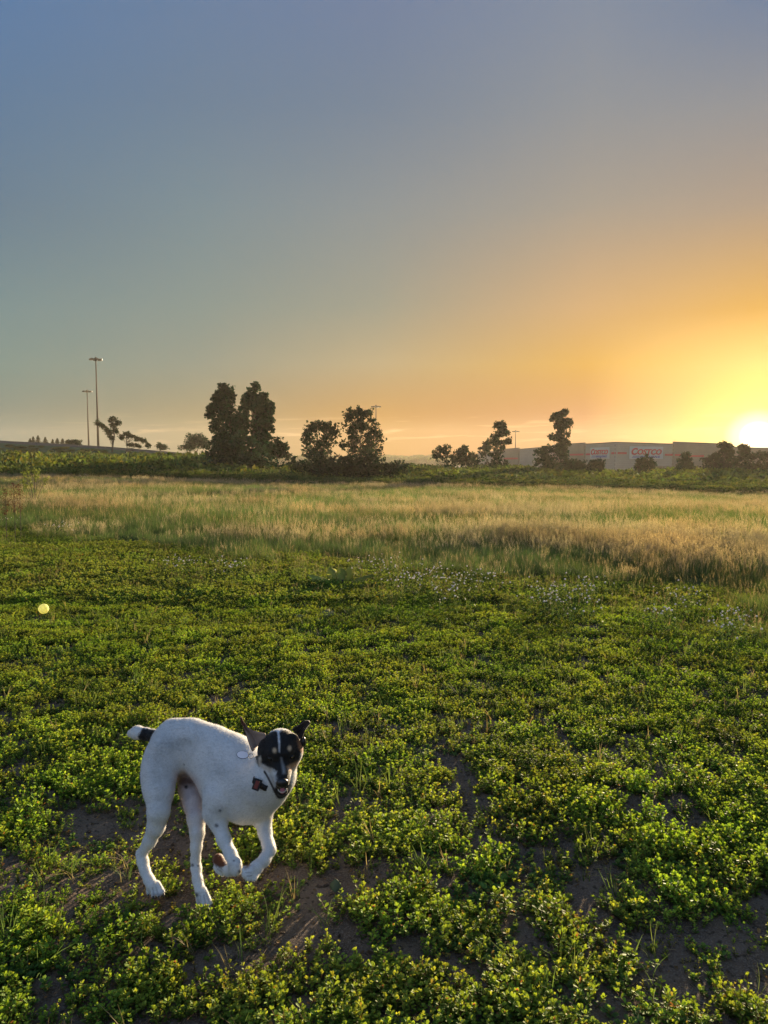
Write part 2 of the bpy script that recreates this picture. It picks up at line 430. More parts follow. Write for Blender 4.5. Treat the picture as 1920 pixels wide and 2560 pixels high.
def tree(name, label, cat, base, lobes_px, Yd, ncl=220, per=16, leaf=.34, spread=.38, col=(.05, .07, .025), depth=.9, group=None,
         stems=1, trunk_r=.16, seed=0, limbs=10, shell=.55, sidelobes=True, parts=True):
    """lobes_px: (px, py, rx, ry) as seen in the photograph, turned into real sizes at distance Yd"""
    rng = np.random.default_rng(seed + 100)
    if len(base) == 2: Yd = Yd * (.62 if base[0] < 1050 else .80); spread *= .75; leaf *= (.95 if base[0] < 1050 else 1.0); trunk_r *= .75
    if len(base) == 2: per = max(5, int(per * .42)); ncl = int(ncl * 1.45); spread *= .62; leaf *= 1.12
    else: per = int(per * .8)
    B = at(base[0], base[1], Yd)
    zb = float(gz(B[0], Yd)); B[2] = base[2] if len(base) > 2 else zb
    lobes = []
    for (px, py, rx, ry) in lobes_px:
        c = at(px, py, Yd + rng.uniform(-.25, .25) * rx * Yd / FPX)
        k = Yd / FPX
        lobes.append((c, (rx * k * 1.08, rx * k * depth, ry * k * 1.08)))
    if len(base) == 2:
        x0_ = min(l[0] - l[2] for l in lobes_px); x1_ = max(l[0] + l[2] for l in lobes_px); k = Yd / FPX
        for q in (.25, .5, .75):
            c = at(x0_ + (x1_ - x0_) * q, 1176, Yd); lobes.append((c, ((x1_ - x0_) * .2 * k, (x1_ - x0_) * .2 * k, 22 * k)))
        for (pa_, pb_) in zip(lobes_px[:-1], lobes_px[1:]):       # fill the joints between neighbouring boughs
            if math.hypot(pa_[0] - pb_[0], pa_[1] - pb_[1]) < 75:
                m_ = at((pa_[0] + pb_[0]) / 2, (pa_[1] + pb_[1]) / 2, Yd); lobes.append((m_, (min(pa_[2], pb_[2]) * .75 * k, min(pa_[2], pb_[2]) * .7 * k, min(pa_[3], pb_[3]) * .75 * k)))
    sub = []
    for (c, r) in lobes:                 # break every lobe into smaller boughs so the outline is knobby and open
        r = np.array(r); sub.append((c, tuple(r * .62)))
        for q in range(8):
            d = rng.normal(size=3); d /= np.linalg.norm(d); d[2] = d[2] * .9 + .1
            sub.append((np.array(c) + d * r * rng.uniform(.55, .85), tuple(r * rng.uniform(.22, .42) + .12)))
    C, P = crown_points(sub, int(ncl * (.95 if len(base) == 2 else .8)), per, spread * .74, rng, shell * .6)
    V, F = leaf_cloud(P, leaf * .95, rng=rng)
    base_c = np.array(col)
    cv = base_c * (1 + .45 * (rng.random((len(C), 1)) - .5)) * (1 + .12 * rng.normal(size=(len(C), 3)))
    cv = np.clip(cv, .005, 1)
    cols = np.repeat(np.repeat(cv, per, 0), 4, 0) * rng.uniform(.8, 1.2, (len(P), 1)).repeat(4, 0)
    root = empty(name, tuple(B), label, cat, group)
    mobj('crown', mk_mesh('crown', V - B, F, M['tree'], False, cols), root)
    mb = MB()
    top = max(l[0][2] for l in lobes)
    for s_ in range(stems):
        tgt = lobes[rng.integers(len(lobes))][0] if stems > 1 else max(lobes, key=lambda l: l[0][2])[0]
        b0 = B + np.array([rng.uniform(-.5, .5), rng.uniform(-.4, .4), -.2]) * (1 if stems > 1 else .1)
        mid = b0 * .5 + tgt * .5 + rng.normal(size=3) * .25
        pts = [b0, b0 * .7 + mid * .3 + rng.normal(size=3) * .08, mid, mid * .45 + tgt * .55 + rng.normal(size=3) * .2, tgt]
        mb.tube([p - B for p in pts], [trunk_r, trunk_r * .85, trunk_r * .6, trunk_r * .4, trunk_r * .15], 7)
        path = pts
        for q in range(limbs):
            c = C[rng.integers(len(C))]
            f = np.clip((c[2] - b0[2]) / max(.1, (tgt[2] - b0[2])) - .25, .15, .9)
            i = int(f * 4); w = f * 4 - i; st = path[i] * (1 - w) + path[min(i + 1, 4)] * w
            m2 = (st + c) / 2 + np.array([0, 0, -.15]) + rng.normal(size=3) * .12
            mb.tube([st - B, m2 - B, c - B], [trunk_r * .35, trunk_r * .22, trunk_r * .06], 5, False)
    mb.build('trunk', M['bark'], root, True)
    return root

DK = (.020, .052, .022)
GN = (.035, .068, .022)
tree('tall_tree', 'tall dark tree with narrow pointed crown, left half of the twin trees', 'tree', (585, 1180), [(563, 988, 14, 16), (580, 984, 10, 12), (548, 1005, 14, 14), (547, 1026, 22, 24), (575, 1020, 22, 28), (556, 1062, 38, 34), (560, 1105, 45, 40), (560, 1150, 55, 35), (592, 1045, 14, 22), (595, 1080, 18, 26), (585, 1120, 30, 30), (560, 970, 8, 8), (540, 998, 9, 9), (526, 1035, 9, 8)], 112, 620, 22, .34, .42, DK, seed=1, limbs=18, trunk_r=.25)
tree('tall_tree', 'tall dark tree with ragged right edge, right half of the twin trees', 'tree', (628, 1180), [(632, 982, 14, 16), (617, 998, 11, 16), (655, 1004, 16, 14), (640, 1022, 34, 22), (664, 1027, 18, 14), (640, 1060, 42, 30), (660, 1065, 24, 16), (650, 1095, 40, 22), (668, 1090, 18, 12), (640, 1130, 45, 38), (612, 1030, 14, 26), (608, 1070, 16, 26), (640, 966, 8, 8), (678, 1015, 9, 8), (676, 1050, 9, 8)], 114, 680, 22, .34, .42, DK, seed=2, limbs=20, trunk_r=.25)
tree('willow_bush', 'broad dull green willow bush in front of the twin tall trees', 'bush', (600, 1195), [(595, 1110, 48, 35), (560, 1140, 48, 38), (640, 1150, 50, 35), (600, 1165, 75, 30), (525, 1170, 35, 22)], 104, 620, 20, .30, .4, (.026, .054, .028), seed=3, stems=4, limbs=5, trunk_r=.12)
tree('round_tree', 'dark round tree on the embankment left of the twin tall trees', 'tree', (487, 1140, 1.6), [(478, 1104, 24, 18), (468, 1118, 20, 14), (500, 1102, 22, 20), (515, 1112, 18, 18)], 135, 300, 18, .36, .45, DK, seed=4)
tree('small_tree', 'small leafy tree just right of the twin tall trees', 'tree', (700, 1175), [(694, 1108, 16, 13), (708, 1122, 16, 14), (690, 1135, 22, 18), (715, 1140, 10, 10)], 118, 240, 16, .32, .4, DK, seed=5)
tree('shrub_tree', 'thin many-stemmed shrub tree left of the taller one by the light mast', 'tree', (795, 1190), [(765, 1098, 16, 22), (775, 1075, 12, 14), (790, 1068, 13, 20), (810, 1066, 12, 20), (828, 1072, 13, 16), (838, 1090, 14, 20), (790, 1105, 36, 22), (820, 1120, 24, 26), (775, 1135, 30, 24), (800, 1145, 40, 22)], 100, 460, 14, .24, .3, (.028, .052, .026), seed=6, stems=8, limbs=8, trunk_r=.07, shell=.3)
tree('shrub_tree', 'taller many-stemmed shrub tree with open twigs beside the middle light mast', 'tree', (900, 1190), [(868, 1042, 12, 16), (885, 1035, 14, 18), (905, 1033, 16, 16), (925, 1040, 15, 18), (875, 1068, 22, 20), (905, 1065, 25, 22), (932, 1070, 18, 22), (948, 1100, 14, 18), (900, 1095, 40, 24), (862, 1110, 20, 26), (905, 1130, 48, 26), (940, 1130, 22, 22)], 98, 620, 14, .24, .3, (.028, .052, .026), seed=7, stems=10, limbs=9, trunk_r=.07, shell=.3)
tree('thicket', 'low dark thicket under the many-stemmed shrub trees', 'bush', (850, 1200), [(800, 1165, 50, 28), (870, 1165, 55, 28), (930, 1160, 45, 26), (985, 1172, 35, 20), (745, 1165, 35, 24)], 92, 560, 18, .28, .38, (.024, .046, .024), seed=8, stems=5, limbs=4, trunk_r=.08)
tree('twiggy_bush', 'bush with loose twigs on top, left of the rounder one', 'bush', (1110, 1180), [(1100, 1125, 12, 8), (1118, 1120, 12, 8), (1108, 1145, 26, 18), (1090, 1135, 10, 8)], 118, 170, 14, .28, .34, (.026, .050, .025), seed=9, stems=4, limbs=6, trunk_r=.06, shell=.3)
tree('round_bush', 'dense rounded bush between the twiggy bush and the narrow tree', 'bush', (1165, 1185), [(1163, 1122, 12, 8), (1152, 1130, 14, 10), (1165, 1145, 32, 24), (1140, 1150, 16, 18), (1190, 1152, 18, 18)], 116, 280, 18, .30, .36, (.026, .050, .025), seed=10, stems=3, limbs=5, trunk_r=.08)
tree('round_tree', 'round tree half hidden behind the narrow tree at the left end of the warehouse', 'tree', (1216, 1180), [(1215, 1115, 15, 17), (1210, 1130, 12, 12)], 150, 130, 18, .36, .42, (.04, .045, .025), seed=11)
tree('narrow_tree', 'narrow leaning tree with open top in front of the left end of the warehouse', 'tree', (1240, 1190), [(1238, 1064, 6, 7), (1256, 1062, 8, 8), (1250, 1080, 12, 10), (1265, 1082, 8, 8), (1240, 1092, 12, 10), (1235, 1110, 19, 15), (1262, 1105, 10, 8), (1275, 1103, 7, 9), (1238, 1135, 24, 18), (1245, 1162, 24, 18)], 110, 300, 16, .30, .33, (.028, .048, .024), seed=12, limbs=14, trunk_r=.14, shell=.35)
tree('narrow_tree', 'tallest tree before the warehouse, dark column of leaves with knobby top', 'tree', (1400, 1190), [(1395, 1036, 8, 8), (1413, 1033, 8, 8), (1384, 1048, 9, 9), (1404, 1052, 14, 12), (1424, 1058, 8, 10), (1392, 1066, 10, 10), (1413, 1076, 14, 14), (1383, 1092, 9, 8), (1400, 1095, 18, 12), (1412, 1108, 16, 10), (1395, 1125, 28, 14)], 105, 330, 18, .30, .32, (.028, .046, .022), seed=13, limbs=16, trunk_r=.16, shell=.35)
tree('broad_bush', 'broad bush round the foot of the tallest tree before the warehouse', 'bush', (1395, 1195), [(1350, 1132, 16, 14), (1372, 1125, 14, 10), (1360, 1155, 28, 20), (1400, 1155, 38, 24), (1440, 1165, 26, 16)], 101, 400, 16, .30, .35, (.032, .052, .024), seed=14, stems=4, limbs=6, trunk_r=.08)
tree('small_bush', 'small bush before the warehouse, left of the sign on the corner', 'bush', (1453, 1195), [(1453, 1163, 17, 14), (1450, 1178, 22, 12)], 98, 150, 16, .28, .34, (.036, .056, .026), seed=15, stems=3, limbs=4, trunk_r=.06)
tree('small_bush', 'small spiky bush below the left sign of the warehouse', 'bush', (1492, 1195), [(1484, 1160, 10, 10), (1500, 1158, 10, 10), (1492, 1175, 22, 14)], 98, 150, 16, .28, .34, (.036, .056, .026), seed=16, stems=3, limbs=4, trunk_r=.06)
tree('small_tree', 'small rounded tree below the large right sign of the warehouse', 'tree', (1612, 1195), [(1612, 1150, 20, 14), (1600, 1162, 16, 12), (1625, 1165, 18, 14)], 104, 200, 16, .30, .34, (.036, .052, .024), seed=17)
tree('small_tree', 'narrow small tree before the plain wall right of the large sign', 'tree', (1712, 1200), [(1712, 1140, 10, 9), (1712, 1156, 17, 14), (1705, 1172, 20, 12), (1725, 1170, 12, 10)], 104, 200, 16, .30, .34, (.036, .052, .024), seed=18)
tree('large_tree', 'dark spreading tree covering the right end of the warehouse', 'tree', (1808, 1210), [(1803, 1112, 9, 7), (1820, 1116, 9, 8), (1805, 1132, 24, 14), (1770, 1160, 24, 20), (1815, 1165, 40, 32), (1780, 1190, 40, 22)], 108, 480, 18, .34, .38, (.034, .044, .022), seed=19, limbs=12, trunk_r=.2)
tree('large_tree', 'dark tree low under the setting sun at the right edge', 'tree', (1880, 1215), [(1852, 1117, 9, 6), (1866, 1120, 10, 6), (1860, 1140, 26, 14), (1905, 1142, 30, 14), (1950, 1140, 30, 16), (1870, 1175, 50, 34), (1930, 1175, 50, 34)], 110, 560, 18, .34, .38, (.034, .044, .022), seed=20, stems=2, limbs=8, trunk_r=.18)
tree('flat_tree', 'airy flat-topped tree with bent trunk beside the tallest light mast', 'tree', (280, 1130, at(280, 1130, 118)[2]), [(247, 1059, 9, 5), (258, 1066, 8, 5), (268, 1076, 8, 4), (282, 1049, 11, 6), (294, 1057, 7, 5), (284, 1064, 7, 5), (288, 1077, 9, 5), (277, 1094, 6, 4), (273, 1084, 4, 4)], 118, 170, 14, .28, .22, (.035, .055, .022), seed=21, limbs=22, trunk_r=.13, shell=.2)
tree('flat_tree', 'low spreading flat tree right of the bent one on the embankment', 'tree', (312, 1130, at(312, 1132, 120)[2]), [(318, 1084, 12, 5), (303, 1094, 7, 5), (330, 1092, 10, 5), (345, 1098, 10, 5), (358, 1103, 9, 5), (368, 1112, 8, 5), (328, 1112, 10, 4), (345, 1115, 8, 3)], 120, 190, 14, .28, .22, (.035, .055, .022), seed=22, limbs=24, trunk_r=.11, shell=.2)
tree('small_tree', 'tiny dome-shaped tree standing alone on the embankment crest', 'tree', (401, 1132, at(401, 1132, 150)[2]), [(401, 1120, 13, 8), (401, 1112, 6, 5)], 150, 90, 16, .34, .3, DK, seed=23)
tree('crest_bush', 'rounded bush on the embankment crest left of the light masts', 'bush', (183, 1118, at(183, 1118, 142)[2]), [(178, 1107, 10, 6), (193, 1106, 10, 7)], 142, 90, 16, .32, .3, (.04, .055, .025), seed=24)

def conifer(px, pt, pb, Yd, w, label, seed):
    rng = np.random.default_rng(seed)
    B = at(px, pb, Yd); T = at(px, pt, Yd); h = T[2] - B[2]; r = w * Yd / FPX
    root = empty('conifer', tuple(B), label, 'tree', 'dark conifers beyond the embankment')
    MB().tube([(0, 0, 0), (0, 0, h * .97)], [.18, .03], 6).build('trunk', M['bark'], root)
    n = 900; r *= 1.7
    t = rng.random(n) ** .9; nt_ = rng.integers(4, 7); tier = (np.floor(t * nt_) + rng.random(n) ** 2 * .9) / nt_
    ang = rng.random(n) * 6.283; rr = r * (1.02 - tier) * rng.uniform(.1, 1.0, n) * (1 + .35 * np.sin(ang * 3 + np.floor(t * nt_) * 2 + B[0]))
    P = np.stack([np.cos(ang) * rr, np.sin(ang) * rr, tier * h - rr * .15], -1)
    V, F = leaf_cloud(P, .5, rng=rng, tilt=.4, aspect=.35)
    c = np.repeat(np.array([.02, .032, .018]) * rng.uniform(.7, 1.3, (n, 1)), 4, 0)
    mobj('crown', mk_mesh('crown', V, F, M['tree'], False, c), root)
for i, (px, pt, w, lb) in enumerate([(76, 1096, 7, 'leftmost conifer on the embankment skyline'), (84, 1091, 7, 'second conifer from the left on the skyline'), (96, 1088, 8, 'tallest conifer of the left skyline cluster'), (114, 1092, 8, 'conifer at the right end of the left skyline cluster'), (132, 1098, 6, 'small conifer starting the second skyline cluster'), (144, 1095, 7, 'pointed conifer in the middle of the second skyline cluster'), (157, 1096, 7, 'conifer at the right end of the second skyline cluster'), (168, 1101, 5, 'low conifer next to the rounded crest bush')]):
    conifer(px, pt, 1122, 230, w, lb, 40 + i)

# brush: hundreds of merging bushes in the hollow behind the meadow, nobody could count them
def instancer(name, pts, rot, scl, idx, variants, label):
    """stuff object: geometry nodes put one of the variant meshes on every point"""
    me = bpy.data.meshes.new(name); me.vertices.add(len(pts)); me.vertices.foreach_set('co', np.asarray(pts, np.float32).ravel())
    a = me.attributes.new('rot', 'FLOAT_VECTOR', 'POINT'); a.data.foreach_set('vector', np.asarray(rot, np.float32).ravel())
    a = me.attributes.new('scl', 'FLOAT_VECTOR', 'POINT'); a.data.foreach_set('vector', np.asarray(scl, np.float32).ravel())
    a = me.attributes.new('idx', 'INT', 'POINT'); a.data.foreach_set('value', np.asarray(idx, np.int32))
    vc = bpy.data.collections.new(name + '_variants')
    for i, vm in enumerate(variants):
        vo = bpy.data.objects.new('%s_variant_%02d' % (name, i), vm); vc.objects.link(vo)
    nt = bpy.data.node_groups.new(name, 'GeometryNodeTree')
    nt.interface.new_socket('Geometry', in_out='INPUT', socket_type='NodeSocketGeometry')
    nt.interface.new_socket('Geometry', in_out='OUTPUT', socket_type='NodeSocketGeometry')
    gi = nt.nodes.new('NodeGroupInput'); go = nt.nodes.new('NodeGroupOutput')
    ci = nt.nodes.new('GeometryNodeCollectionInfo'); ci.inputs[0].default_value = vc; ci.inputs[1].default_value = True; ci.inputs[2].default_value = True
    ip = nt.nodes.new('GeometryNodeInstanceOnPoints'); ip.inputs['Pick Instance'].default_value = True
    def att(n, t):
        x = nt.nodes.new('GeometryNodeInputNamedAttribute'); x.data_type = t; x.inputs[0].default_value = n; return x.outputs[0]
    nt.links.new(gi.outputs[0], ip.inputs['Points']); nt.links.new(ci.outputs[0], ip.inputs['Instance'])
    nt.links.new(att('idx', 'INT'), ip.inputs['Instance Index'])
    nt.links.new(att('rot', 'FLOAT_VECTOR'), ip.inputs['Rotation']); nt.links.new(att('scl', 'FLOAT_VECTOR'), ip.inputs['Scale'])
    nt.links.new(ip.outputs[0], go.inputs[0])
    o = mobj(name, me); md = o.modifiers.new('scatter', 'NODES'); md.node_group = nt
    tag(o, label, None, None, 'stuff')
    return o

def brush_variants():
    out = []
    for k in range(5):
        rng = np.random.default_rng(60 + k)
        lobes = [((rng.uniform(-.7, .7), rng.uniform(-.6, .6), rng.uniform(.3, .7)), (rng.uniform(.5, .8), rng.uniform(.5, .8), rng.uniform(.35, .6))) for _ in range(5)]
        C, P = crown_points(lobes, 120, 14, .13, rng, .5)
        P = P[(P[:, 2] > -.1) & (P[:, 2] < 1.06)]
        V, F = leaf_cloud(P, .14, rng=rng)
        base = np.array([(.060, .10, .030), (.08, .115, .032), (.05, .085, .034), (.10, .125, .035), (.045, .075, .026)][k])
        c = np.repeat(base * rng.uniform(.6, 1.45, (len(P), 1)) * (1 + .08 * rng.normal(size=(len(P), 3))), 4, 0)
        out.append(mk_mesh('brush', V, F, M['brush'], False, np.clip(c, .004, 1)))
    return out
BV = brush_variants()
rng = np.random.default_rng(5)
pts = []; scl = []
# top height of the brush as seen (photo px: x -> y), left to right
tx = [-500, 0, 150, 300, 420, 520, 640, 760, 900, 1000, 1100, 1200, 1300, 1450, 1600, 1750, 1920, 2400]
ty = [1134, 1140, 1143, 1138, 1142, 1150, 1165, 1180, 1185, 1165, 1168, 1172, 1176, 1182, 1184, 1180, 1185, 1185]
N = 2600
for i in range(N):
    Yd = 51 + 47 * rng.random() ** 1.1
    px = rng.uniform(-350, 2300)
    t = np.interp(px, tx, ty) + 26 * (fbm(np.array([px * .011]), np.array([Yd * .05]), 2)[0] - .55) + rng.uniform(-4, 12)
    t = t + (np.interp(px, [-300, 0, 960, 1920, 2300], [1172, 1172, 1200, 1219, 1222]) - t) * ((98 - Yd) / 47) ** 3 - 2
    top = at(px, t, Yd)
    zg = float(gz(top[0], Yd))
    hgt = top[2] - zg
    if hgt < .5: hgt = rng.uniform(.5, .9)
    s = hgt / 1.05; w_ = float(np.clip(s, .8, 3.2)) * rng.uniform(.8, 1.3)
    pts.append([top[0], Yd, zg - .1]); scl.append([w_, w_, s + .1])
rot = np.zeros((N, 3)); rot[:, 2] = rng.uniform(0, 6.28, N)
for i in range(1500):                    # brush growing up the slope of the embankment
    px = rng.uniform(-400, 600); x0 = at(px, 1120, 120)[0]
    off = -rng.uniform(1.5, 50) ; yc = float(np.interp(x0, cx, cy)); zc = float(np.interp(x0, cx, cz))
    f_ = (off + 62) / 62; z0 = -3.6 + (zc + 3.6) * f_ ** 1.6
    s = rng.uniform(.25, .6) + .9 * (1 - f_) * rng.random()
    pts.append([x0, yc + off, z0 - .15]); scl.append([s * 1.5, s * 1.5, s])
N = len(pts)
rot = np.zeros((N, 3)); rot[:, 2] = rng.uniform(0, 6.28, N)
instancer('brush', pts, rot, scl, rng.integers(0, 5, N), BV, 'belt of green brush in the hollow behind the meadow')

# far wood on the horizon
rng = np.random.default_rng(8); pts = []; scl = []
for i in range(900):
    px = rng.uniform(-400, 2600); Yd = rng.uniform(560, 740)
    topy = 1137 + 7 * (fbm(np.array([px * .02]), np.array([3.]))[0] - .5) * 2 + rng.uniform(-2, 3) + (740 - Yd) * .05
    a = at(px, topy, Yd); s = (a[2] + 4) / 1.05; w_ = rng.uniform(5, 9)
    pts.append([a[0], Yd, -4]); scl.append([w_, w_, s])
N = len(pts); rot = np.zeros((N, 3)); rot[:, 2] = rng.uniform(0, 6.28, N)
instancer('far_wood', pts, rot, scl, rng.integers(0, 5, N), BV, 'far wood along the low horizon')

# ------------------------------------------------------------------ high mast lights
def mast(px, ptop, pbot, Yd, label):
    B = at(px, pbot, Yd); T = at(px, ptop, Yd); h = T[2] - B[2]
    root = empty('light_mast', tuple(B), label, 'light mast', 'high light masts along the highway')
    MB().tube([(0, 0, 0), (0, 0, h)], [.38, .17], 10).build('pole', M['steel'], root, True)
    MB().tube([(0, 0, h - .3), (0, 0, h + .5)], .45, 12).tube([(0, 0, h + .5), (0, 0, h + .9)], [.3, .1], 10).build('head_ring', M['steel'], root)
    for k in range(6):
        a = k * math.pi / 3 + .12
        d = np.array([math.cos(a), math.sin(a), 0]); e = np.array([-d[1], d[0], 0])
        Mx = np.stack([d, e, [0, 0, 1]], 1)
        lm = MB().tube([d * .3 + [0, 0, h + .1], d * 1.1 + [0, 0, h + .1]], .07, 6)
        f = lm.build('lamp_arm', M['steel'], root)
        MB().box(d * 1.5 + [0, 0, h + .05], (.48, .3, .22), Mx).box(d * 1.5 + [0, 0, h - .2], (.38, .24, .05), Mx).build('lamp_head', M['lampglass'], f)
mast(246, 899, 1122, 225, 'tallest light mast, nearest on the left')
mast(222, 979, 1120, 300, 'shorter light mast just left of the tallest one')
mast(940, 1017, 1165, 290, 'slim light mast rising behind the open shrub tree in the middle')
mast(1288, 1079, 1165, 380, 'small far light mast above the warehouse roof')

# ------------------------------------------------------------------ warehouse
def wall_mat(name, c1, c2, blk=True):
    m, nt, b = new_mat(name)
    t = nd(nt, 'ShaderNodeTexCoord')
    br = nd(nt, 'ShaderNodeTexBrick'); br.inputs['Scale'].default_value = 1.0
    br.inputs['Brick Width'].default_value = .8; br.inputs['Row Height'].default_value = .4; br.inputs['Mortar Size'].default_value = .015
    br.inputs['Color1'].default_value = c1; br.inputs['Color2'].default_value = c2; br.inputs['Mortar'].default_value = tuple(x * .7 for x in c1[:3]) + (1,)
    nt.links.new(t.outputs['UV'], br.inputs['Vector'])
    n = nd(nt, 'ShaderNodeTexNoise'); n.inputs['Scale'].default_value = .3; n.inputs['Detail'].default_value = 6; nt.links.new(t.outputs['Object'], n.inputs['Vector'])
    c = mixc(nt, maprange(nt, n.outputs[0], .35, .7, 0, .35), br.outputs[0], tuple(x * .75 for x in c2[:3]) + (1,))
    nt.links.new(c, b.inputs['Base Color']); b.inputs['Roughness'].default_value = .85
    return m
M['wall_light'] = wall_mat('wall_panel_light', (.40, .33, .25, 1), (.37, .31, .235, 1))
M['wall_dark'] = wall_mat('wall_block_tan', (.27, .205, .145, 1), (.245, .185, .13, 1))
M['cap'] = simple('roof_cap', (.12, .13, .11), .6)
M['red'] = simple('red_paint', (.52, .035, .045), .5, var=.05)
M['blue'] = simple('blue_paint', (.07, .11, .33), .5, var=.05)
M['white'] = simple('white_panel', (.45, .44, .42), .5, var=.04)
M['dark'] = simple('dark_door', (.10, .08, .07), .6)
ZB = -4.2
def W(px, py, Yd): return at(px, py, Yd)
A0 = at(1540, 1107, 150)
bld = empty('warehouse', (float(A0[0]), float(A0[1]), ZB), 'long pale big box warehouse store with red lettering behind the trees at right', 'building')
BO = np.array(bld.location)
def xz(a, b, u):  # point along wall a->b, plan only
    return a[:2] + (b[:2] - a[:2]) * u
def quad_wall(p, q, z0, zp, zq, mat, name, thick=.3, out=0., parent=None):
    """wall from p to q (plan), bottom z0, tops zp and zq, given thickness, outer face moved out towards the viewer"""
    p = np.array(p[:2], float); q = np.array(q[:2], float)
    d = (q - p) / np.linalg.norm(q - p); nrm = np.array([d[1], -d[0]])
    if nrm @ (-(p + q) / 2) < 0: nrm = -nrm
    f0 = p + nrm * out; f1 = q + nrm * out; b0 = f0 - nrm * thick; b1 = f1 - nrm * thick
    V = np.array([[*f0, z0], [*f1, z0], [*f1, zq], [*f0, zp], [*b0, z0], [*b1, z0], [*b1, zq], [*b0, zp]])
    Fs = [(0, 1, 2, 3), (5, 4, 7, 6), (3, 2, 6, 7), (1, 0, 4, 5), (0, 3, 7, 4), (2, 1, 5, 6)]
    me = mk_mesh(name, V - BO, Fs, mat)
    L = float(np.linalg.norm(q - p)); uv = me.uv_layers.new(name='UVMap')
    for pl in me.polygons:
        for li in pl.loop_indices:
            v = V[me.loops[li].vertex_index]
            uv.data[li].uv = (float((v[:2] - p) @ d), float(v[2]))
    return mobj(name, me, parent or bld), nrm, d
segs = [  # (px, roof y, Y) pairs of each wall bay, then whether the bay stands proud and its colour
    ((1540, 1107, 150), (1682, 1111.5, 158), 0, 'wall_light'),
    ((1682, 1106.5, 158), (1793, 1110.5, 164.3), .35, 'wall_dark'),
    ((1793, 1118, 164.3), (2010, 1124, 176), 0, 'wall_dark'),
    ((1464, 1111.5, 165), (1540, 1107, 150), 0, 'wall_light'),
    ((1385, 1114, 184), (1464, 1108.5, 165), .35, 'wall_dark'),
    ((1299, 1124, 212), (1385, 1117, 184), 0, 'wall_light'),
    ((1258, 1124.5, 226), (1299, 1121, 212), .35, 'wall_dark'),
    ((1195, 1131, 258), (1258, 1128, 226), 0, 'wall_light')]
for a, b, out, mt in segs:
    p = at(*a); q = at(*b)
    zm = -1.05                       # dado line
    quad_wall(p, q, ZB, zm, zm, M['wall_dark'], 'lower_wall', .4, out + .06)
    quad_wall(p, q, zm, p[2], q[2], M[mt], 'wall', .4, out)
    w, n_, d_ = quad_wall(np.append(p[:2] , 0), np.append(q[:2], 0), p[2], p[2], q[2], M['cap'], 'roof_cap', .5, out + .1)
    # the cap is a thin band following the roof line
    me = w.data; V = np.array([v.co[:] for v in me.vertices])
    V[[0, 4], 2] = p[2] - BO[2] + .0; V[[1, 5], 2] = q[2] - BO[2]; V[[3, 7], 2] = p[2] - BO[2] + .22; V[[2, 6], 2] = q[2] - BO[2] + .22
    me.vertices.foreach_set('co', V.astype(np.float32).ravel()); me.update()
def frac(a, b, px):                 # fraction along the wall a->b of the point seen at photo column px
    p = at(*a); q = at(*b); t = (px - 960) / FPX
    f = lambda P: P[0] - t * (P[1] * cp)      # near enough for distant points at eye height
    return f(p) / (f(p) - f(q))
def stripe(si, x0, x1, y, h=.42, mat='red', name='stripe'):
    a, b, out, _ = segs[si]; p = at(*a); q = at(*b)
    P0 = xz(p, q, frac(a, b, x0)); P1 = xz(p, q, frac(a, b, x1))
    z0 = at(x0, y[0], P0[1])[2]; z1 = at(x1, y[1], P1[1])[2]; z = (z0 + z1) / 2
    quad_wall(P0, P1, z - h / 2, z + h / 2, z + h / 2, M[mat], name, .1, out + .05)
stripe(0, 1542, 1566, (1133, 1133)); stripe(0, 1662, 1681, (1137, 1137))
stripe(1, 1684, 1702, (1137, 1138)); stripe(1, 1718, 1756, (1139, 1141))
stripe(3, 1528, 1539, (1133, 1133)); stripe(4, 1428, 1462, (1137, 1136)); stripe(3, 1465, 1475, (1136, 1135.5))
stripe(6, 1263, 1297, (1147, 1145.5), .5)
quad_wall(xz(at(*segs[0][0]), at(*segs[0][1]), .62), xz(at(*segs[0][0]), at(*segs[0][1]), .95), -1.9, .25, .25, M['wall_dark'], 'entrance_canopy', 3.0, 3.0)
quad_wall(xz(at(*segs[1][0]), at(*segs[1][1]), .02), xz(at(*segs[1][0]), at(*segs[1][1]), .16), ZB, -1.4, -1.4, M['dark'], 'doorway', .1, .5)
# roof slab behind the parapets
foot = [at(1195, 1131, 258), at(1258, 1128, 226), at(1299, 1124, 212), at(1385, 1117, 184), at(1464, 1111.5, 165), at(1540, 1107, 150), at(1682, 1111.5, 158), at(1793, 1118, 164.3), at(2010, 1124, 176)]
foot = [f[:2] for f in foot] + [np.array([150., 260.]), np.array([60., 275.])]
c0 = np.mean(foot, 0); foot = [f + (c0 - f) * .01 for f in foot]
nV = len(foot)
V = [[*f, 3.4] for f in foot] + [[*f, 3.0] for f in foot]
MB().add(np.array(V) - BO, [tuple(range(nV)), tuple(range(nV, 2 * nV))[::-1]] + [(i, (i + 1) % nV, nV + (i + 1) % nV, nV + i) for i in range(nV)]).build('roof', M['cap'], bld)
for i in (8, 9, 10):
    quad_wall(foot[i], foot[(i + 1) % nV], ZB, 3.9, 3.9, M['wall_dark'], 'wall', .3, 0)

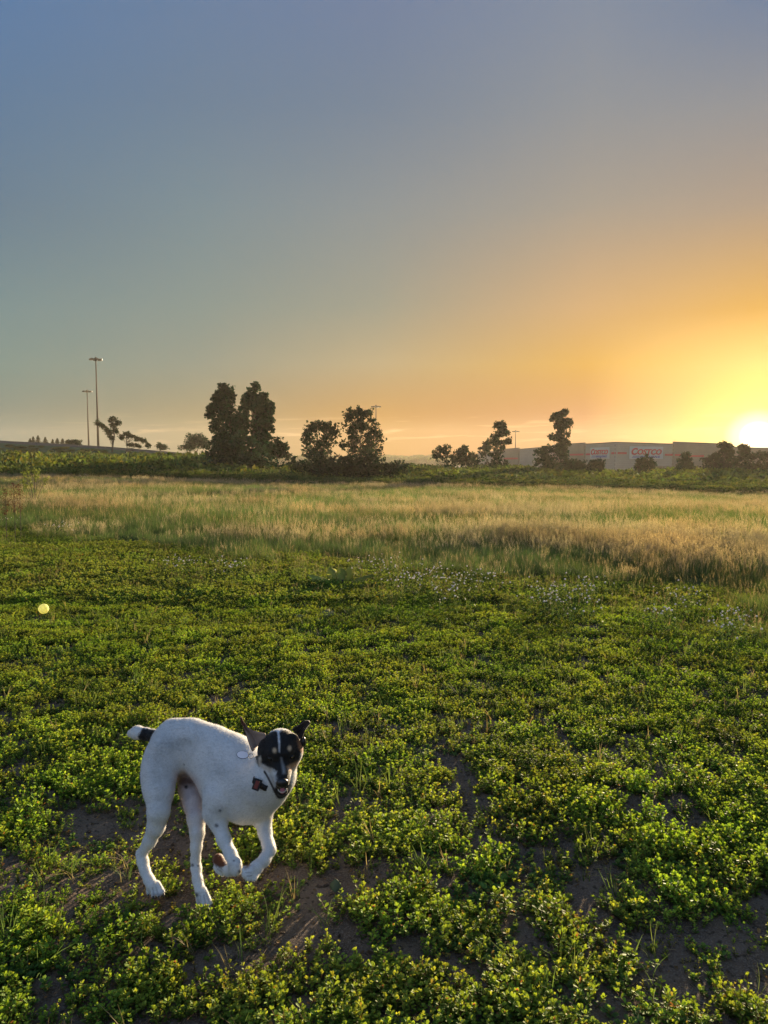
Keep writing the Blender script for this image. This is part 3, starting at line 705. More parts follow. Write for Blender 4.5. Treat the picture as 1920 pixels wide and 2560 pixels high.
def text_mesh(s, shear=0., off=.0):
    cu = bpy.data.curves.new('lettering', 'FONT'); cu.body = s; cu.extrude = .06; cu.shear = shear; cu.offset = off; cu.resolution_u = 3
    o = bpy.data.objects.new('tmp', cu); COL.objects.link(o)
    me = bpy.data.meshes.new_from_object(o.evaluated_get(bpy.context.evaluated_depsgraph_get()))
    bpy.data.objects.remove(o); bpy.data.curves.remove(cu)
    V = np.array([v.co[:] for v in me.vertices]); V[:, 0] -= V[:, 0].min(); V[:, 1] -= V[:, 1].min()
    return me, V, V[:, 0].max(), V[:, 1].max()
def sign(si, x0, x1, ytop, ymid, ybot):
    a, b, out, _ = segs[si]; p = at(*a); q = at(*b)
    P0 = xz(p, q, frac(a, b, x0)); P1 = xz(p, q, frac(a, b, x1))
    L = np.linalg.norm(P1 - P0); d = (P1 - P0) / L; n = np.array([d[1], -d[0]])
    if n @ (-P0) < 0: n = -n
    Yc = (P0[1] + P1[1]) / 2
    zt = at(x0, ytop, Yc)[2]; zm = at(x0, ymid, Yc)[2]; zb = at(x0, ybot, Yc)[2]
    pan, _, _ = quad_wall(P0 - d * .5, P1 + d * .5, zb - .25, zt + .3, zt + .3, M['white'], 'sign_panel', .12, out + .12)
    def put(s, x_0, x_1, z0, z1, mat, sh, off):
        me, V, w, h = text_mesh(s, sh, off)
        u = x_0 + V[:, 0] / w * (x_1 - x_0); z = z0 + V[:, 1] / h * (z1 - z0)
        XY = P0[None, :] + d[None, :] * u[:, None] + n[None, :] * (out + .16 + V[:, 2:3])
        W_ = np.concatenate([XY, z[:, None]], 1) - BO
        me.vertices.foreach_set('co', W_.astype(np.float32).ravel()); me.update()
        me.materials.clear(); me.materials.append(mat)
        mobj('lettering', me, pan)
    # capital C set larger, as in the shop's red lettering
    put("C", 0, L * .2, zm - .05, zt, M['red'], .25, .035)
    put("OSTCO", L * .19, L, zm + .0, zt - .22, M['red'], .25, .035)
    put("WHOLESALE", L * .3, L * .95, zb, zm - .18, M['blue'], .15, .02)
    for k in range(3):
        z = zb + (zm - .18 - zb) * (k * .38 + .03)
        hgt = (zm - .18 - zb) * .2
        P = [P0 + d * (L * .02 + L * .02 * k), P0 + d * (L * .27)]
        quad_wall(P[0], P[1], z, z + hgt, z + hgt, M['blue'], 'sign_bar', .05, out + .18, bld)
sign(0, 1577, 1652, 1120, 1137, 1144.5)
sign(3, 1479, 1521, 1122, 1136.5, 1144)

# ------------------------------------------------------------------ near weeds
def leaf_geom(o, d, up, L, w, fold=.25, curl=.2):
    """obovate folded leaf, 8 triangles: origin, direction, normal"""
    d = d / np.linalg.norm(d); s = np.cross(d, up); s /= (np.linalg.norm(s) + 1e-9); n = np.cross(s, d)
    m = lambda t, x, z: o + d * L * t + s * w * x + n * L * z
    c = lambda t: -curl * t * t
    V = [m(0, 0, 0), m(.45, -.34, c(.45) + fold * .3), m(.45, .34, c(.45) + fold * .3), m(.8, -.46, c(.8) + fold * .35), m(.8, .46, c(.8) + fold * .35), m(1, 0, c(1) + .02), m(.45, 0, c(.45)), m(.8, 0, c(.8))]
    F = [(0, 6, 1), (0, 2, 6), (1, 6, 7, 3), (6, 2, 4, 7), (3, 7, 5), (7, 4, 5)]
    return V, F

def sprig(rng, base, lean, H, nlev, LL, Vs, Fs, Cs, off, tipc, lowc):
    p0 = np.array(base); top = p0 + np.array([lean[0], lean[1], 1.0]) * H
    side = rng.normal(size=3) * .12 * H
    curve = lambda t: p0 + (top - p0) * t + side * math.sin(t * math.pi) + np.array([lean[0], lean[1], 0]) * H * .4 * (1 - t) * t
    # stem: thin 3-sided
    pts = [curve(t) for t in (0, .35, .7, 1)]
    n = 3
    V = []
    for i, p in enumerate(pts):
        r = .0014 * (1.25 - .5 * i / 3)
        for k in range(3): V.append(p + r * np.array([math.cos(k * 2.09), math.sin(k * 2.09), 0]))
    F = [(i * 3 + k, i * 3 + (k + 1) % 3, i * 3 + 3 + (k + 1) % 3, i * 3 + 3 + k) for i in range(3) for k in range(3)]
    Vs.append(np.array(V)); Fs += [tuple(a + off[0] for a in f) for f in F]; Cs.append(np.tile([.11, .07, .035], (12, 1))); off[0] += 12
    for lv in range(nlev + 1):
        t = .22 + .78 * lv / nlev
        tip = lv == nlev
        k = rng.integers(4, 6) if tip else rng.integers(2, 4)
        a0 = rng.random() * 6.28
        for j in range(k):
            a = a0 + 6.283 * j / k + rng.normal() * .25
            upw = rng.uniform(1.1, 2.8) if tip else rng.uniform(.2, 1.3)
            d = np.array([math.cos(a), math.sin(a), upw]); 
            L = LL * (rng.uniform(.7, 1.0) if tip else rng.uniform(.85, 1.25))
            V, F = leaf_geom(curve(t), d, np.array([0, 0, 1.]) + rng.normal(size=3) * .2, L, L * rng.uniform(.48, .68), rng.uniform(.15, .5), rng.uniform(.0, .3))
            Vs.append(np.array(V)); Fs += [tuple(b + off[0] for b in f) for f in F]
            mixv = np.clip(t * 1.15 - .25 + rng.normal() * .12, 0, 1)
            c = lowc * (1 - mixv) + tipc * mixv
            q = rng.random()
            if q < .012: c = np.array([.34, .16, .06])
            elif q < .035: c = np.array([.26, .22, .05])
            Cs.append(np.tile(c * rng.uniform(.8, 1.2), (8, 1))); off[0] += 8

def weed_clump(seed, ns, rad, Hs, LL, tipc, lowc):
    rng = np.random.default_rng(seed); Vs = []; Fs = []; Cs = []; off = [0]
    for i in range(ns):
        a = rng.random() * 6.28; r = rad * math.sqrt(rng.random())
        b = (math.cos(a) * r, math.sin(a) * r, -.005)
        lean = np.array([math.cos(a), math.sin(a)]) * r / rad * rng.uniform(.2, .9) + rng.normal(size=2) * .12
        H = rng.uniform(*Hs) * (1.15 - .5 * r / rad)
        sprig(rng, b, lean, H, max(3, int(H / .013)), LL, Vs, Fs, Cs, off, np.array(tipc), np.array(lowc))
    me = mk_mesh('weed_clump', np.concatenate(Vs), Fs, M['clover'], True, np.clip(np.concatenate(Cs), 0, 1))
    return me
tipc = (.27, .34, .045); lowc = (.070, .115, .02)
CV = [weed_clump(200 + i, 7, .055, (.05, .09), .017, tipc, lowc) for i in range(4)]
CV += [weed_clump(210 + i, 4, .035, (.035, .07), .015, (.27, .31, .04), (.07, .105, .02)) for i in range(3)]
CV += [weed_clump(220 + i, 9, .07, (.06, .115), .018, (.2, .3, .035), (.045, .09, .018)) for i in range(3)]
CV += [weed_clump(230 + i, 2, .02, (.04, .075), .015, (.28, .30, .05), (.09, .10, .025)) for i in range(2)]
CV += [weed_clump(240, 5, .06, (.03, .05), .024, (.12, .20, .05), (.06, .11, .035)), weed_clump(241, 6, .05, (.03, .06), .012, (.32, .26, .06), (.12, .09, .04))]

bare = [(424, 2310, 75, 50), (390, 2390, 100, 50), (500, 2440, 70, 45), (95, 2510, 70, 45), (40, 2230, 55, 30), (850, 2040, 45, 40), (770, 2115, 30, 28), (845, 2185, 42, 25), (750, 2290, 75, 45),
        (810, 2345, 70, 30), (1040, 2370, 85, 50), (1060, 2430, 70, 25), (1570, 2096, 55, 20), (1376, 2150, 35, 25), (1520, 2293, 50, 22), (1800, 2350, 75, 38), (1530, 2385, 100, 26), (1415, 2480, 40, 50),
        (1740, 2530, 95, 30), (1900, 2300, 45, 30), (58, 2010, 65, 18), (800, 1965, 55, 15), (1250, 1805, 55, 12), (600, 2090, 60, 30), (1650, 1960, 50, 12), (920, 1880, 45, 10), (1100, 1905, 60, 12), (700, 2240, 50, 30), (1290, 2230, 40, 18)]
def sgrass(s):  # distance at which the tall grass starts, as a function of x / y
    return np.interp(s, [-.62, -.54, -.42, -.31, -.1, .05, .2, .35, .5, .62], [15.0, 14.4, 12.2, 10.2, 9.2, 8.4, 7.4, 6.7, 6.1, 5.9])
def scatter(n, ya, yb, wfac, seed, power=1.0):
    rng = np.random.default_rng(seed)
    y = np.sqrt(rng.random(n) * (yb ** 2 - ya ** 2) + ya ** 2) if power == 1 else ya + (yb - ya) * rng.random(n)
    x = (rng.random(n) * 2 - 1) * (wfac * y + .35)
    return x, y, rng
x, y, rng = scatter(44000, 1.35, 8.3, .60, 21)
z = gz(x, y)
px, py, _ = proj(np.stack([x, y, z], -1))
dens = sstep(fbm(x * 2.4 + 9, y * 2.4 + 3, 4), .34, .50)
dens = np.maximum(dens * .66 + .34, .97 * sstep(y, 2.7, 4.3)) * .95 + .05
for bx, by, rx, ry in bare:
    r = ((px - bx) / rx) ** 2 + ((py - by) / ry) ** 2
    dens = dens * (1 - .90 * np.exp(-(r ** 2) * 2.2))
fine = fbm(x * 9, y * 9, 3)
keep = (rng.random(len(x)) < dens) & (rng.random(len(x)) < sstep(fine, .32, .58) * .85 + .15)
x, y, z, dens = x[keep], y[keep], z[keep], dens[keep]
n = len(x); print('near weeds', n)
sc = rng.uniform(.6, 1.1, n) * (.66 + .30 * dens) * (1 - .22 * sstep(y, 2.6, 4.5))
small = rng.random(n) < (.28 + .5 * (dens < .5))
idx = np.where(small, rng.choice([4, 5, 6, 10, 11, 12, 13], n), rng.choice([0, 1, 2, 3, 7, 8, 9], n))
idx = np.where((fbm(x * 3 + 30, y * 3, 2) > .62) & (rng.random(n) < .5), rng.choice([12, 13, 12], n), idx)
lowz = .62 + .5 * fbm(x * 1.7 + 60, y * 1.7, 3)
rot = np.stack([rng.normal(size=n) * .08, rng.normal(size=n) * .08, rng.uniform(0, 6.28, n)], -1)
instancer('weeds', np.stack([x, y, z], -1), rot, np.stack([sc, sc, sc * lowz * rng.uniform(.8, 1.15, n)], -1), idx, CV, 'low leafy green weeds covering the near ground')

x, y, rng = scatter(2600, 1.35, 8.0, .60, 33)
k_ = rng.random(len(x)) < sstep(fbm(x * 1.3 + 70, y * 1.3, 3), .42, .62) * .8 + .08; x, y = x[k_], y[k_]; n = len(x)
def near_grass(seed, nb, H_, c_, dry):
    return grass_tuft(seed, nb, .02, H_, .0032, c_, dry, (.34, .27, .16), H_ * 1.5)
NEARG = (x, y, n, rng)

# litter on the soil: clods, straws, dead leaves
def litter_variants():
    out = []
    for k in range(4):
        r_ = np.random.default_rng(400 + k); m_ = MB()
        m_.ball((0, 0, .002), np.array([.008, .006, .0045]) * r_.uniform(.6, 1.3), None, 6, 4)
        V = np.concatenate(m_.V); V = V * (1 + .25 * r_.normal(size=V.shape))
        c = np.tile(np.array([.10, .075, .055]) * r_.uniform(.7, 1.5), (len(V), 1)); out.append(mk_mesh('clod', V, m_.F, M['grass'], False, c))
    for k in range(4):
        r_ = np.random.default_rng(420 + k); L = r_.uniform(.03, .08); m_ = MB()
        m_.tube([(0, 0, .002), (L * .5, L * r_.uniform(-.2, .2), .006), (L, L * r_.uniform(-.2, .3), .003)], [.0009, .0009, .0004], 4)
        V = np.concatenate(m_.V); out.append(mk_mesh('straw', V, m_.F, M['grass'], False, np.tile(np.array([.26, .20, .12]) * r_.uniform(.6, 1.2), (len(V), 1))))
    for k in range(3):
        r_ = np.random.default_rng(440 + k)
        V, F = leaf_geom(np.array([0, 0, .002]), np.array([1., .2, .15]), np.array([0, 0, 1.]), .018, .012, .4, -.3)
        out.append(mk_mesh('dead_leaf', np.array(V), F, M['grass'], False, np.tile([(.20, .12, .06), (.14, .09, .05), (.26, .17, .08)][k], (len(V), 1))))
    return out
x, y, rng = scatter(14000, 1.35, 6.0, .60, 31)
n = len(x); sc = rng.uniform(.4, 1.2, n) ** 1.3
rot = np.stack([rng.normal(size=n) * .15, rng.normal(size=n) * .15, rng.uniform(0, 6.28, n)], -1)
instancer('soil_litter', np.stack([x, y, gz(x, y) + .002], -1), rot, np.stack([sc, sc, sc], -1), rng.integers(0, 11, n), litter_variants(), 'clods, straws and dead leaves lying on the soil')

# weeds farther off, thinner leaves, up into the grass
CF = [weed_clump(260 + i, 12, .11, (.05, .09), .022, (.17, .23, .045), (.07, .11, .028)) for i in range(3)]
x, y, rng = scatter(22000, 7.6, 17.5, .60, 22)
s = x / y; lim = sgrass(s) + 1.2 + 1.5 * fbm(x * .8, y * .8)
keep = (y < lim); x, y = x[keep], y[keep]; z = gz(x, y); n = len(x); print('far weeds', n)
rot = np.zeros((n, 3)); rot[:, 2] = rng.uniform(0, 6.28, n); sc = rng.uniform(.6, 1.15, n)
instancer('ground_cover', np.stack([x, y, z], -1), rot, np.stack([sc * 1.1, sc * 1.1, sc], -1), rng.integers(0, 3, n), CF, 'short mixed green ground cover before the tall grass')

# ------------------------------------------------------------------ grass
def grass_tuft(seed, nb, rad, H, w, green, nseed=0, seedc=(.36, .27, .16), Hs=None, droop=.35):
    rng = np.random.default_rng(seed); V = []; F = []; C = []; o = 0
    def blade(b, dirv, h, w0, c0, c1, bend, nseg=4):
        nonlocal o
        side = np.array([-dirv[1], dirv[0], 0]); side = side / (np.linalg.norm(side) + 1e-9)
        for i in range(nseg + 1):
            t = i / nseg; p = np.array(b) + np.array([dirv[0], dirv[1], 0]) * bend * h * t * t + np.array([0, 0, h * (t - .25 * bend * t * t)])
            ww = w0 * (1 - t) ** .7 + .0004
            V.append(p - side * ww / 2); V.append(p + side * ww / 2)
            c = np.array(c0) * (1 - t) + np.array(c1) * t; C.append(c); C.append(c)
        for i in range(nseg): F.append((o + 2 * i, o + 2 * i + 1, o + 2 * i + 3, o + 2 * i + 2))
        o += 2 * (nseg + 1)
        return p
    for k in range(nb):
        a = rng.random() * 6.28; r = rad * rng.random() ** .6; a2 = a + rng.normal() * .8
        c = np.array(green) * rng.uniform(.7, 1.3)
        blade((math.cos(a) * r, math.sin(a) * r, 0), (math.cos(a2), math.sin(a2)), H * rng.uniform(.5, 1.1), w * rng.uniform(.7, 1.2), c * .85, c * 1.25, rng.uniform(.1, .9))
    for k in range(nseed):
        a = rng.random() * 6.28; r = rad * rng.random() ** .6; a2 = rng.random() * 6.28; c = np.array(seedc) * rng.uniform(.75, 1.25)
        h = (Hs or H * 1.4) * rng.uniform(.75, 1.12); bend = rng.uniform(.02, droop)
        b = np.array((math.cos(a) * r, math.sin(a) * r, 0)); dv = np.array((math.cos(a2), math.sin(a2)))
        tip = blade(b, dv, h, .0035, c * .7, c * .95, bend, 4)
        # panicle: spread thin kites near the top
        for q in range(11):
            t = 1 - .26 * q / 10
            p = b + np.array([dv[0], dv[1], 0]) * bend * h * t * t + np.array([0, 0, h * (t - .25 * bend * t * t)])
            sd = rng.normal(size=3); sd[2] = abs(sd[2]) * .9 + .5; sd /= np.linalg.norm(sd)
            L = .03 * (0.4 + .8 * math.sin(min(1, q / 9) * 2.6)) * rng.uniform(.7, 1.3); e = np.cross(sd, rng.normal(size=3)); e /= np.linalg.norm(e)
            V += [p, p + sd * L * .5 + e * .0035, p + sd * L, p + sd * L * .5 - e * .0035]; C += [c * 1.1] * 4
            F.append((o, o + 1, o + 2, o + 3)); o += 4
    return mk_mesh('tuft', np.array(V), F, M['grass'], True, np.clip(np.array(C), 0, 1))
x, y, n, rng = NEARG
rot = np.stack([rng.normal(size=n) * .2, rng.normal(size=n) * .2, rng.uniform(0, 6.28, n)], -1); sc = rng.uniform(.6, 1.4, n)
instancer('grass_sprigs', np.stack([x, y, gz(x, y)], -1), rot, np.stack([sc, sc, sc], -1), rng.integers(0, 5, n),
          [near_grass(500, 9, .09, (.10, .16, .04), 0), near_grass(501, 6, .12, (.13, .17, .05), 0), near_grass(502, 12, .06, (.09, .14, .04), 0), near_grass(503, 4, .10, (.30, .24, .13), 0), near_grass(504, 7, .08, (.12, .18, .05), 0)], 'single blades and small tufts of grass among the weeds')
TAN = (.36, .30, .20)
GV = [grass_tuft(300 + i, 30, .13, .40, .0065, (.10, .155, .05)) for i in range(3)]                      # 0-2 green
GV += [grass_tuft(310 + i, 18, .12, .34, .006, (.12, .15, .06), 9, TAN, .54) for i in range(3)]          # 3-5 tan heads
GV += [grass_tuft(320 + i, 24, .12, .38, .006, (.11, .155, .05), 3, (.32, .26, .16), .52) for i in range(2)]  # 6-7 mixed
GV += [grass_tuft(330 + i, 26, .14, .22, .005, (.12, .155, .045)) for i in range(2)]                        # 8-9 short
rng = np.random.default_rng(77)
n = 60000
u = rng.random(n); y = 5.7 + (51.5 - 5.7) * u ** 1.3
x = (rng.random(n) * 2 - 1) * (.60 * y + .6)
s = x / y; d = y - sgrass(s) + 5 * (fbm(x * .45, y * .45 + 4, 3) - .5)
tall = sstep(d, -2.0, 9.0)
low = (tall < .12)
keep = (tall > .02) | ((rng.random(n) < .45) & (y > 8.0))
keep &= (rng.random(n) < np.where(low, .8, 1))
ypx = 1280 - FPX * np.tan(PITCH - np.arctan((CAM_Z - gz(x, y)) / y))
# bands of dry seed heads and green, seen as streaks across the meadow
bandv = np.interp(ypx, [1190, 1212, 1235, 1258, 1280, 1300, 1322, 1345, 1370, 1400, 1430, 1480, 1560], [.9, .6, .10, .15, .7, .6, .22, .45, .75, .7, .6, .7, .7])
tanp = np.clip(bandv * .62 - .2 + 3.0 * (fbm(x * .22 + 40, y * .5, 4) - .5) + .16 * sstep(s, -.3, .5), .02, .97)
green_left = sstep(-s, .35, .5) * (y < 17); tanp = tanp * (1 - .5 * green_left)
r = rng.random(n)
idx = np.where(r < tanp * .85, rng.integers(3, 6, n), np.where(r < tanp * .85 + .15, rng.integers(6, 8, n), rng.integers(0, 3, n)))
idx = np.where(tall < .25, np.where(rng.random(n) < .88, rng.integers(8, 10, n), rng.integers(6, 8, n)), idx)
hs = (.30 + .44 * tall) * rng.uniform(.8, 1.15, n) * (1 + .25 * (fbm(x * .3, y * .3) - .5))
far = 1 + .5 * sstep(y, 20, 45)
x, y, idx, hs, far = x[keep], y[keep], idx[keep], hs[keep], far[keep]; n = len(x); print('grass tufts', n)
rot = np.stack([rng.normal(size=n) * .1, rng.normal(size=n) * .1, rng.uniform(0, 6.28, n)], -1)
instancer('meadow_grass', np.stack([x, y, gz(x, y) - .01], -1), rot, np.stack([hs * far, hs * far, hs * 1.12], -1), idx, GV, 'tall meadow grass with dry seed heads')

# ------------------------------------------------------------------ flowering clover patches
M['petal'] = simple('petal', (.70, .60, .54), .7, var=.2)
def flower_patch(name, label, spots, seed):
    rng = np.random.default_rng(seed); mb_l = []; V = []; F = []; C = []; fl = MB(); off = 0
    Vs = []; Fs = []; Cs = []
    for (px, py, rx, ry, k) in spots:
        for i in range(int(k * .75)):
            qx = px + rng.normal() * rx * .68; qy = py + rng.normal() * ry * .68
            # the heads float at about .3 m: find the ground distance for that height
            h = rng.uniform(.12, .30)
            yr = (1280 - qy) / FPX; t = (CAM_Z - h) / -(yr * cp - sp); Yd = t * (yr * sp + cp); X_ = (qx - 960) / FPX * t
            g0 = float(gz(X_, Yd)); top = np.array([X_, Yd, h])
            b = np.array([X_ + rng.normal() * .03, Yd + rng.normal() * .03, g0])
            fl.ball(top, np.array([.0085, .0085, .008]) * rng.uniform(.7, 1.3), None, 6, 4)
            Vs.append(np.array([b - [.0015, 0, 0], b + [.0015, 0, 0], top + [.0012, 0, 0], top - [.0012, 0, 0]])); Fs.append(tuple(range(off, off + 4))); Cs.append(np.tile([.06, .09, .03], (4, 1))); off += 4
            nl = 6
            tt = rng.random(nl) * .8 + .1; P = b + (top - b) * tt[:, None] + rng.normal(size=(nl, 3)) * .045
            v, f = leaf_cloud(P, .03, rng=rng, tilt=.5, aspect=.8); Vs.append(v); Fs += [tuple(a + off for a in q) for q in f]; off += len(v)
            Cs.append(np.repeat(np.array([.05, .085, .028]) * rng.uniform(.6, 1.2, (nl, 1)), 4, 0))
    root = empty(name, (0, 0, 0), label, None); root['kind'] = 'stuff'
    o = mobj('stem', mk_mesh('stem', np.concatenate(Vs), Fs, M['grass'], False, np.concatenate(Cs)), root); o['kind'] = 'stuff'
    o = fl.build('flower_head', M['petal'], root, True); o['kind'] = 'stuff'
    return root
flower_patch('white_flowers', 'patch of small white clover flowers at the grass edge left of centre', [(450, 1402, 45, 12, 45)], 1)
flower_patch('white_flowers', 'loose patch of white clover flowers between the left patch and the broad-leaved plant', [(585, 1408, 38, 13, 36)], 2)
flower_patch('white_flowers', 'long patch of whitish clover flowers right of the broad-leaved plant', [(930, 1405, 50, 14, 45), (1030, 1435, 60, 22, 75), (1130, 1450, 70, 25, 105), (1210, 1440, 40, 18, 35)], 3)
flower_patch('white_flowers', 'pinkish white clover flowers in front of the pale grass at right', [(1380, 1475, 50, 25, 70), (1430, 1500, 60, 25, 45), (1480, 1450, 40, 15, 25)], 4)
flower_patch('white_flowers', 'scattered white clover flowers near the right edge', [(1700, 1490, 60, 22, 45), (1830, 1550, 55, 25, 55), (1650, 1530, 30, 12, 20)], 5)
flower_patch('white_flowers', 'faint white clover flowers in the green strip at far left', [(155, 1310, 25, 7, 36), (20, 1298, 20, 5, 10)], 6)

# ------------------------------------------------------------------ broad-leaved plants
def big_leaf(o, az_, tilt_, L, w, rng, mat_c, wave=.05):
    """broad wavy leaf with stalk as a grid of 2 x 7 cells"""
    d = np.array([math.cos(az_) * math.cos(tilt_), math.sin(az_) * math.cos(tilt_), math.sin(tilt_)])
    s = np.array([-math.sin(az_), math.cos(az_), 0]); n = np.cross(s, d)
    V = []; F = []; m = 9; ph = rng.random() * 6
    for i in range(m):
        t = i / (m - 1); ww = w * (math.sin(math.pi * min(1, (t - .12) / .88) ** .75) if t > .15 else .06)
        c = o + d * L * t - np.array([0, 0, 1.]) * L * .32 * t * t
        for j in range(-2, 3):
            V.append(c + s * ww * j / 4 + n * (abs(j) * ww * .13 + wave * L * math.sin(t * 19 + j + ph) * abs(j) / 2))
    for i in range(m - 1):
        for j in range(4): F.append((i * 5 + j, i * 5 + j + 1, i * 5 + j + 6, i * 5 + j + 5))
    return np.array(V), F
def leafy_plant(name, label, px, py, Yd, specs, col, cat='plant'):
    B = at(px, py, Yd); B[2] = float(gz(B[0], Yd))
    root = empty(name, tuple(B), label, cat)
    rng = np.random.default_rng(int(px))
    for (a, ti, L, w) in specs:
        V, F = big_leaf(np.array([math.cos(a), math.sin(a), 0]) * min(.03, L * .1), a, ti, L, w, rng, None)
        c = np.tile(np.array(col) * rng.uniform(.75, 1.2), (len(V), 1))
        o = mobj('leaf', mk_mesh('leaf', V, F, M['grass'], True, c), root)
        sd = o.modifiers.new('thickness', 'SOLIDIFY'); sd.thickness = .002
    k_ = max(q[2] for q in specs) / .4
    MB().tube([(0, 0, -.02), (.005, .0, .06 * k_)], [.014 * k_, .008 * k_], 6).build('stem', M['bark'], root)
def gd(py):  # ground distance for a pixel row
    yr = (1280 - py) / FPX; t = CAM_Z / -(yr * cp - sp); return t * (yr * sp + cp)
rg = np.random.default_rng(12)
leafy_plant('broad_leaved_plant', 'pale green plant with large upright leaves at the edge of the tall grass', 855, 1460, gd(1468), [(2.2, .95, 0.44, 0.18), (2.75, .55, 0.55, 0.20), (1.2, 1.0, 0.43, 0.18), (.4, .6, 0.49, 0.19), (.0, .35, 0.55, 0.18), (-.7, .45, 0.44, 0.19), (3.6, .3, 0.52, 0.22), (4.3, .35, 0.43, 0.20), (3.1, .15, 0.59, 0.18), (5.2, .3, 0.39, 0.19), (1.7, 1.3, 0.36, 0.14)], (.34, .36, .08))
leafy_plant('wilted_plant', 'low greyish plant with wilted ruffled leaves lying in the weeds', 790, 1545, gd(1548), [(rg.uniform(2.7, 3.6), rg.uniform(.1, .5), rg.uniform(.2, .34), .13) for _ in range(6)] + [(rg.uniform(0, 6.28), rg.uniform(.1, .7), rg.uniform(.14, .26), .11) for _ in range(9)], (.20, .20, .08))
leafy_plant('wilted_plant', 'flat curled leaves right beside the larger wilted plant', 880, 1538, gd(1540), [(rg.uniform(0, 6.28), rg.uniform(.05, .4), rg.uniform(.14, .24), .09) for _ in range(7)], (.12, .12, .08))
leafy_plant('thistle_rosette', 'small grey-green spiny rosette in the bare soil near the bottom', 1045, 2440, gd(2445), [(k * .9, .25, .05, .018) for k in range(7)], (.12, .15, .09))
leafy_plant('thistle_rosette', 'pale green toothed leaf standing up among the weeds right of the dog', 838, 2225, gd(2240), [(1.6, 1.1, .07, .04), (4.6, .2, .05, .03), (5.6, .3, .05, .025), (.3, .3, .04, .02)], (.17, .22, .13))

def dock(px, ptop, pbot, label, seed, col, name='dock_plant'):
    Yd = 13.5; B = at(px, pbot, Yd); T = at(px, ptop, Yd); B[2] = gz(B[0], Yd); h = T[2] - B[2]
    rng = np.random.default_rng(seed)
    root = empty(name, tuple(B), label, 'plant')
    MB().tube([(0, 0, 0), (.01, 0, h * .5), (.0, .01, h)], [.007, .005, .002], 5).build('stem', M['bark'], root)
    n = 420; t = .5 + .5 * rng.random(n); w = .045 * np.sin((t - .5) * 2 * 3.0) + .012
    P = np.stack([rng.normal(size=n) * w, rng.normal(size=n) * w, t * h], -1)
    V, F = leaf_cloud(P, .022, rng=rng)
    tag_ = mobj('seed_head', mk_mesh('seed_head', V, F, M['grass'], False, np.repeat(np.array(col) * rng.uniform(.6, 1.4, (n, 1)), 4, 0)), root); tag_['kind'] = 'stuff'
dock(14, 1222, 1290, 'leftmost dark red dock spike', 1, (.10, .045, .03)); dock(36, 1207, 1290, 'middle dark red dock spike with tallest head', 2, (.10, .045, .03)); dock(50, 1210, 1290, 'rightmost dark red dock spike', 3, (.10, .045, .03))
# tall yellow-green weed rising above the grass rim
B = at(85, 1235, 22); B[2] = gz(B[0], 22); T = at(85, 1157, 22)
root = empty('tall_weed', tuple(B), 'tall yellow-green weed rising above the grass at far left', 'plant')
rng = np.random.default_rng(9); h = T[2] - B[2]; mb = MB(); P = []
for k in range(9):
    a = rng.random() * 6.28; sp_r = rng.uniform(.1, .42); hh = h * rng.uniform(.55, 1.0)
    tip = np.array([math.cos(a) * sp_r, math.sin(a) * sp_r, hh]); mid = tip * .5 + [0, 0, .1]
    mb.tube([(0, 0, 0), mid, tip], [.008, .006, .002], 5)
    for q in range(60):
        t = rng.uniform(.35, 1); P.append(mid * (1 - t) + tip * t + rng.normal(size=3) * .035)
mb.build('stem', M['bark'], root)
V, F = leaf_cloud(np.array(P), .055, rng=rng)
mobj('foliage', mk_mesh('foliage', V, F, M['grass'], False, np.repeat(np.array([.16, .19, .045]) * rng.uniform(.6, 1.3, (len(P), 1)), 4, 0)), root)

# ------------------------------------------------------------------ ball in the air
M['ball'] = simple('ball_felt', (.98, .97, .42), .9, bump=.15, bscale=400, var=.04)
bc = at(109, 1522, 4.75)
ball = empty('ball', tuple(bc), 'bright yellow ball in the air over the weeds at left', 'ball')
MB().ball((0, 0, 0), .0335, None, 32, 20).build('felt', M['ball'], ball, True)
M['seam'] = simple('ball_seam', (.75, .75, .45), .8)
bn = M['ball'].node_tree; bb = bn.nodes['Principled BSDF']; tr_ = bn.nodes.new('ShaderNodeBsdfTranslucent'); tr_.inputs[0].default_value = (.98, .97, .5, 1)
mx_ = bn.nodes.new('ShaderNodeMixShader'); mx_.inputs[0].default_value = .5; bn.links.new(bb.outputs[0], mx_.inputs[1]); bn.links.new(tr_.outputs[0], mx_.inputs[2]); bn.links.new(mx_.outputs[0], bn.nodes['Material Output'].inputs[0])
sm = MB(); pts = []
for k in range(61):
    t = 2 * math.pi * k / 60; a_ = .44
    v = np.array([math.cos(t) - a_ * .55 * math.cos(3 * t) * -.5, math.sin(t) + a_ * .55 * math.sin(3 * t) * -.5, .9 * math.sin(2 * t)])
    pts.append(v / np.linalg.norm(v) * .0336)
sm.tube(pts, .0006, 5, False).build('seam', M['seam'], ball)

# ------------------------------------------------------------------ evening haze
hm = bpy.data.materials.new('haze'); hm.use_nodes = True; hn = hm.node_tree; hn.nodes.clear()
pv = hn.nodes.new('ShaderNodeVolumePrincipled'); pv.inputs['Density'].default_value = .00024; pv.inputs['Color'].default_value = (.96, .84, .66, 1); pv.inputs['Anisotropy'].default_value = .35
ho = hn.nodes.new('ShaderNodeOutputMaterial'); hn.links.new(pv.outputs[0], ho.inputs['Volume'])
hz = MB().box((0, 380, 15), (800, 460, 20.5)).build('haze', hm); tag(hz, 'thin evening haze over the meadow', None, None, 'stuff')

